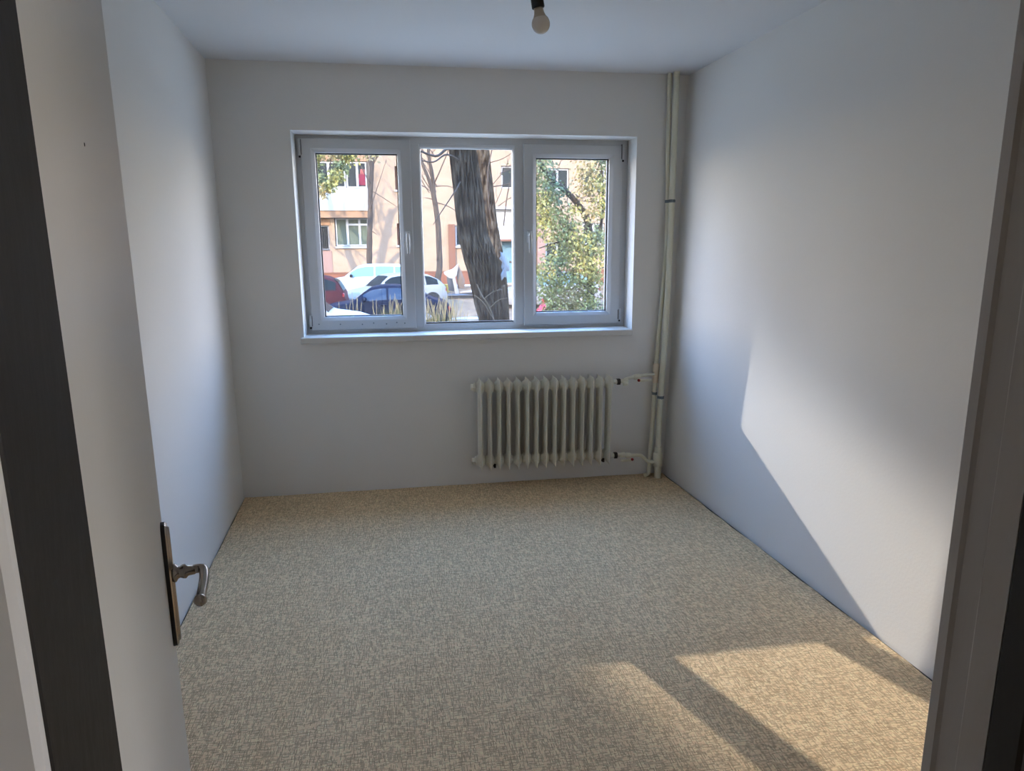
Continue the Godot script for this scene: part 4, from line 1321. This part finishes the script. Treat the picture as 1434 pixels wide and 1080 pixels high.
func car_half(rows: Array, s: float, L: float, W: float) -> Array:    # half a cross-section, from the sill up to the middle of the roof
	var q := car_at(rows, s)
	var belt: float = q[0]
	var top: float = maxf(q[1], belt + 0.02)
	var end := minf(s, 1.0 - s)
	var w := W * 0.5 * (0.80 + 0.20 * sqrt(clampf(end / 0.12, 0, 1)))
	var wr := lerpf(w * 0.93, W * 0.36, clampf((top - belt) / 0.45, 0, 1))
	var yb := 0.20 + 0.10 * clampf(1.0 - end / 0.06, 0, 1)
	var x := (s - 0.5) * L
	return [Vector3(x, yb, w * 0.90), Vector3(x, yb + 0.10, w * 0.985), Vector3(x, lerpf(yb, belt, 0.55), w), Vector3(x, belt - 0.05, w * 0.985), Vector3(x, belt, w * 0.955), Vector3(x, lerpf(belt, top, 0.93), wr), Vector3(x, top - 0.012, wr * 0.86), Vector3(x, top, wr * 0.4), Vector3(x, top, 0)]

func car(label: String, at: Vector3, turn: float, rows: Array, L: float, W: float, paint: Color, glass: Material, rear_glass: Material = null) -> Node3D:
	var t := thing("car", label, "car", at, turn, "parked cars")
	var N := 48
	var mp := mat(paint, 0.45)
	mp.metallic_specular = 0.1
	var st := mb()
	var hs := []
	for i in N + 1: hs.append(car_half(rows, float(i) / N, L, W))
	var mir := Vector3(1, 1, -1)
	for i in N:
		for k in hs[0].size() - 1:
			var a: Vector3 = hs[i][k]; var b: Vector3 = hs[i + 1][k]; var c: Vector3 = hs[i + 1][k + 1]; var d: Vector3 = hs[i][k + 1]
			quad(st, a, b, c, d, true)
			quad(st, b * mir, a * mir, d * mir, c * mir, true)
		quad(st, hs[i][0] * mir, hs[i + 1][0] * mir, hs[i + 1][0], hs[i][0])
	for e in [0, N]:
		for k in hs[0].size() - 1:
			var a: Vector3 = hs[e][k]; var d: Vector3 = hs[e][k + 1]
			if e == 0: quad(st, a * mir, a, d, d * mir)
			else: quad(st, a, a * mir, d * mir, d)
	obj("body", st, mp, t)
	# glass: side windows as bands on the cabin side, windscreens over the sloping ends
	var cabin := []
	for i in 101:
		var s := i / 100.0
		var q := car_at(rows, s)
		if q[1] - q[0] > 0.20: cabin.append(s)
	var c0: float = cabin[0]
	var c1: float = cabin[-1]
	var split := [c0 + 0.01, lerpf(c0, c1, 0.42), lerpf(c0, c1, 0.74), c1 - 0.01]
	for side in [1.0, -1.0]:
		for w in 3:
			st = mb()
			var a0: float = split[w] + 0.008
			var a1: float = split[w + 1] - 0.008
			for k in 10:
				var p := []
				for e in [[k, 0.06], [k + 1, 0.06], [k + 1, 0.86], [k, 0.86]]:
					var h := car_half(rows, lerpf(a0, a1, e[0] / 10.0), L, W)
					var v: Vector3 = h[4].lerp(h[5], e[1]) + Vector3(0, 0.004, 0.012)
					v.z *= side
					p.append(v)
				if side < 0: p.reverse()
				quad(st, p[0], p[1], p[2], p[3], true)
			obj("side_window", st, rear_glass if rear_glass != null and w == 2 else glass, t)
	for wsn in 2:
		st = mb()
		var lo := 0.0
		var hi := 0.0
		if wsn == 0:
			lo = c0 - 0.045; hi = c0 + 0.075
		else:
			lo = c1 - 0.035; hi = c1 + 0.035
		for k in 6:
			for j in 8:
				var p := []
				for e in [[k, j], [k + 1, j], [k + 1, j + 1], [k, j + 1]]:
					var h := car_half(rows, lerpf(lo, hi, e[0] / 6.0), L, W)
					var f: float = e[1] / 8.0 * 2.0 - 1.0
					var z: float = h[6].z * f * 0.98
					p.append(Vector3(h[8].x + (-0.012 if wsn == 0 else 0.012), h[8].y + 0.012 - 0.012 * f * f, -z))
				quad(st, p[0], p[3], p[2], p[1], true) if false else quad(st, p[0], p[1], p[2], p[3], true)
		obj("windscreen" if wsn == 0 else "rear_window", st, glass, t)
	# wheels
	for fx in [-0.5 + 0.185, 0.5 - 0.19]:
		for side in [1.0, -1.0]:
			st = mb()
			var o := Vector3(fx * L, 0.31, side * (W * 0.5 - 0.19))
			cyl(st, o + Vector3(0, 0.03, side * 0.16), o + Vector3(0, 0.03, side * 0.197), 0.375, 28, 0.006)
			obj("wheel_arch", st, M.tyre, t)
			st = mb()
			cyl(st, o, o + Vector3(0, 0, side * 0.205), 0.31, 28, 0.02)
			var wh := obj("wheel", st, M.tyre, t)
			st = mb()
			lathe(st, [Vector2(0.20, 0), Vector2(0.19, 0.012), Vector2(0.06, 0.004), Vector2(0.05, 0.014), Vector2(0, 0.016)], o + Vector3(0, 0, side * 0.205), Vector3(0, 0, side), 20)
			obj("hub_cap", st, M.hub, wh)
	# lamps, mirrors, door handles
	for side in [1.0, -1.0]:
		st = mb()
		var h := car_half(rows, 0.035, L, W)
		cbx(st, Vector3(h[3].x - 0.03, h[4].y - 0.17, side * W * 0.38 - 0.12), Vector3(h[3].x + 0.16, h[4].y - 0.03, side * W * 0.38 + 0.10), 0.03)
		obj("headlamp", st, M.lamp_clear, t)
		st = mb()
		h = car_half(rows, 0.975, L, W)
		cbx(st, Vector3(h[3].x - 0.10, h[4].y - 0.20, side * W * 0.41 - 0.10), Vector3(h[3].x + 0.05, h[4].y - 0.03, side * W * 0.41 + 0.06), 0.03)
		obj("tail_lamp", st, M.lamp_red, t)
		st = mb()
		h = car_half(rows, c0 + 0.03, L, W)
		cbx(st, Vector3(h[4].x - 0.07, h[4].y + 0.02, side * (h[4].z + 0.08) - 0.10), Vector3(h[4].x + 0.05, h[4].y + 0.16, side * (h[4].z + 0.08) + 0.10), 0.03)
		obj("mirror", st, mp if paint.get_luminance() < 0.5 else M.tyre, t)
		for f in [0.40, 0.72]:
			st = mb()
			h = car_half(rows, lerpf(c0, c1, f) - 0.02, L, W)
			cbx(st, Vector3(h[3].x - 0.1, h[3].y - 0.09, side * h[2].z - 0.015), Vector3(h[3].x + 0.1, h[3].y - 0.05, side * h[2].z + 0.02), 0.008)
			obj("door_handle", st, mp, t)
	return t

func build_cars() -> void:
	car("dark blue saloon with brown reflections on its roof, behind the dry weeds", Vector3(0.42, -1.05, -18.8), 0.0, SEDAN, 4.4, 1.72, out8(30, 40, 66), M.tint_glass, M.light_glass)  # rearmost side windows coloured pale blue for the reflection in them
	car("silver hatchback seen from its windscreen, behind the dark blue saloon", Vector3(0.75, -0.95, -24.4), deg_to_rad(24), HATCH, 4.1, 1.7, out8(196, 198, 196), M.car_glass)
	car("white estate car with pale blue windows, nearest the block", Vector3(-0.55, -0.80, -28.6), 0.0, SUV, 4.5, 1.76, out8(240, 240, 240), M.light_glass)
	car("maroon car at the left edge of the left pane", Vector3(-3.2, -1.02, -21.6), 0.0, SUV, 4.5, 1.74, out8(96, 48, 54), M.car_glass)
	car("white car whose bonnet shows at the bottom of the left pane", Vector3(-1.72, -1.04, -13.3), PI, SUV, 4.3, 1.74, out8(236, 238, 240), M.car_glass)
	car("grey white car with turquoise windows right of the big trunk", Vector3(7.2, -0.98, -24.2), 0.0, HATCH, 4.1, 1.7, out8(206, 204, 206), M.light_glass)
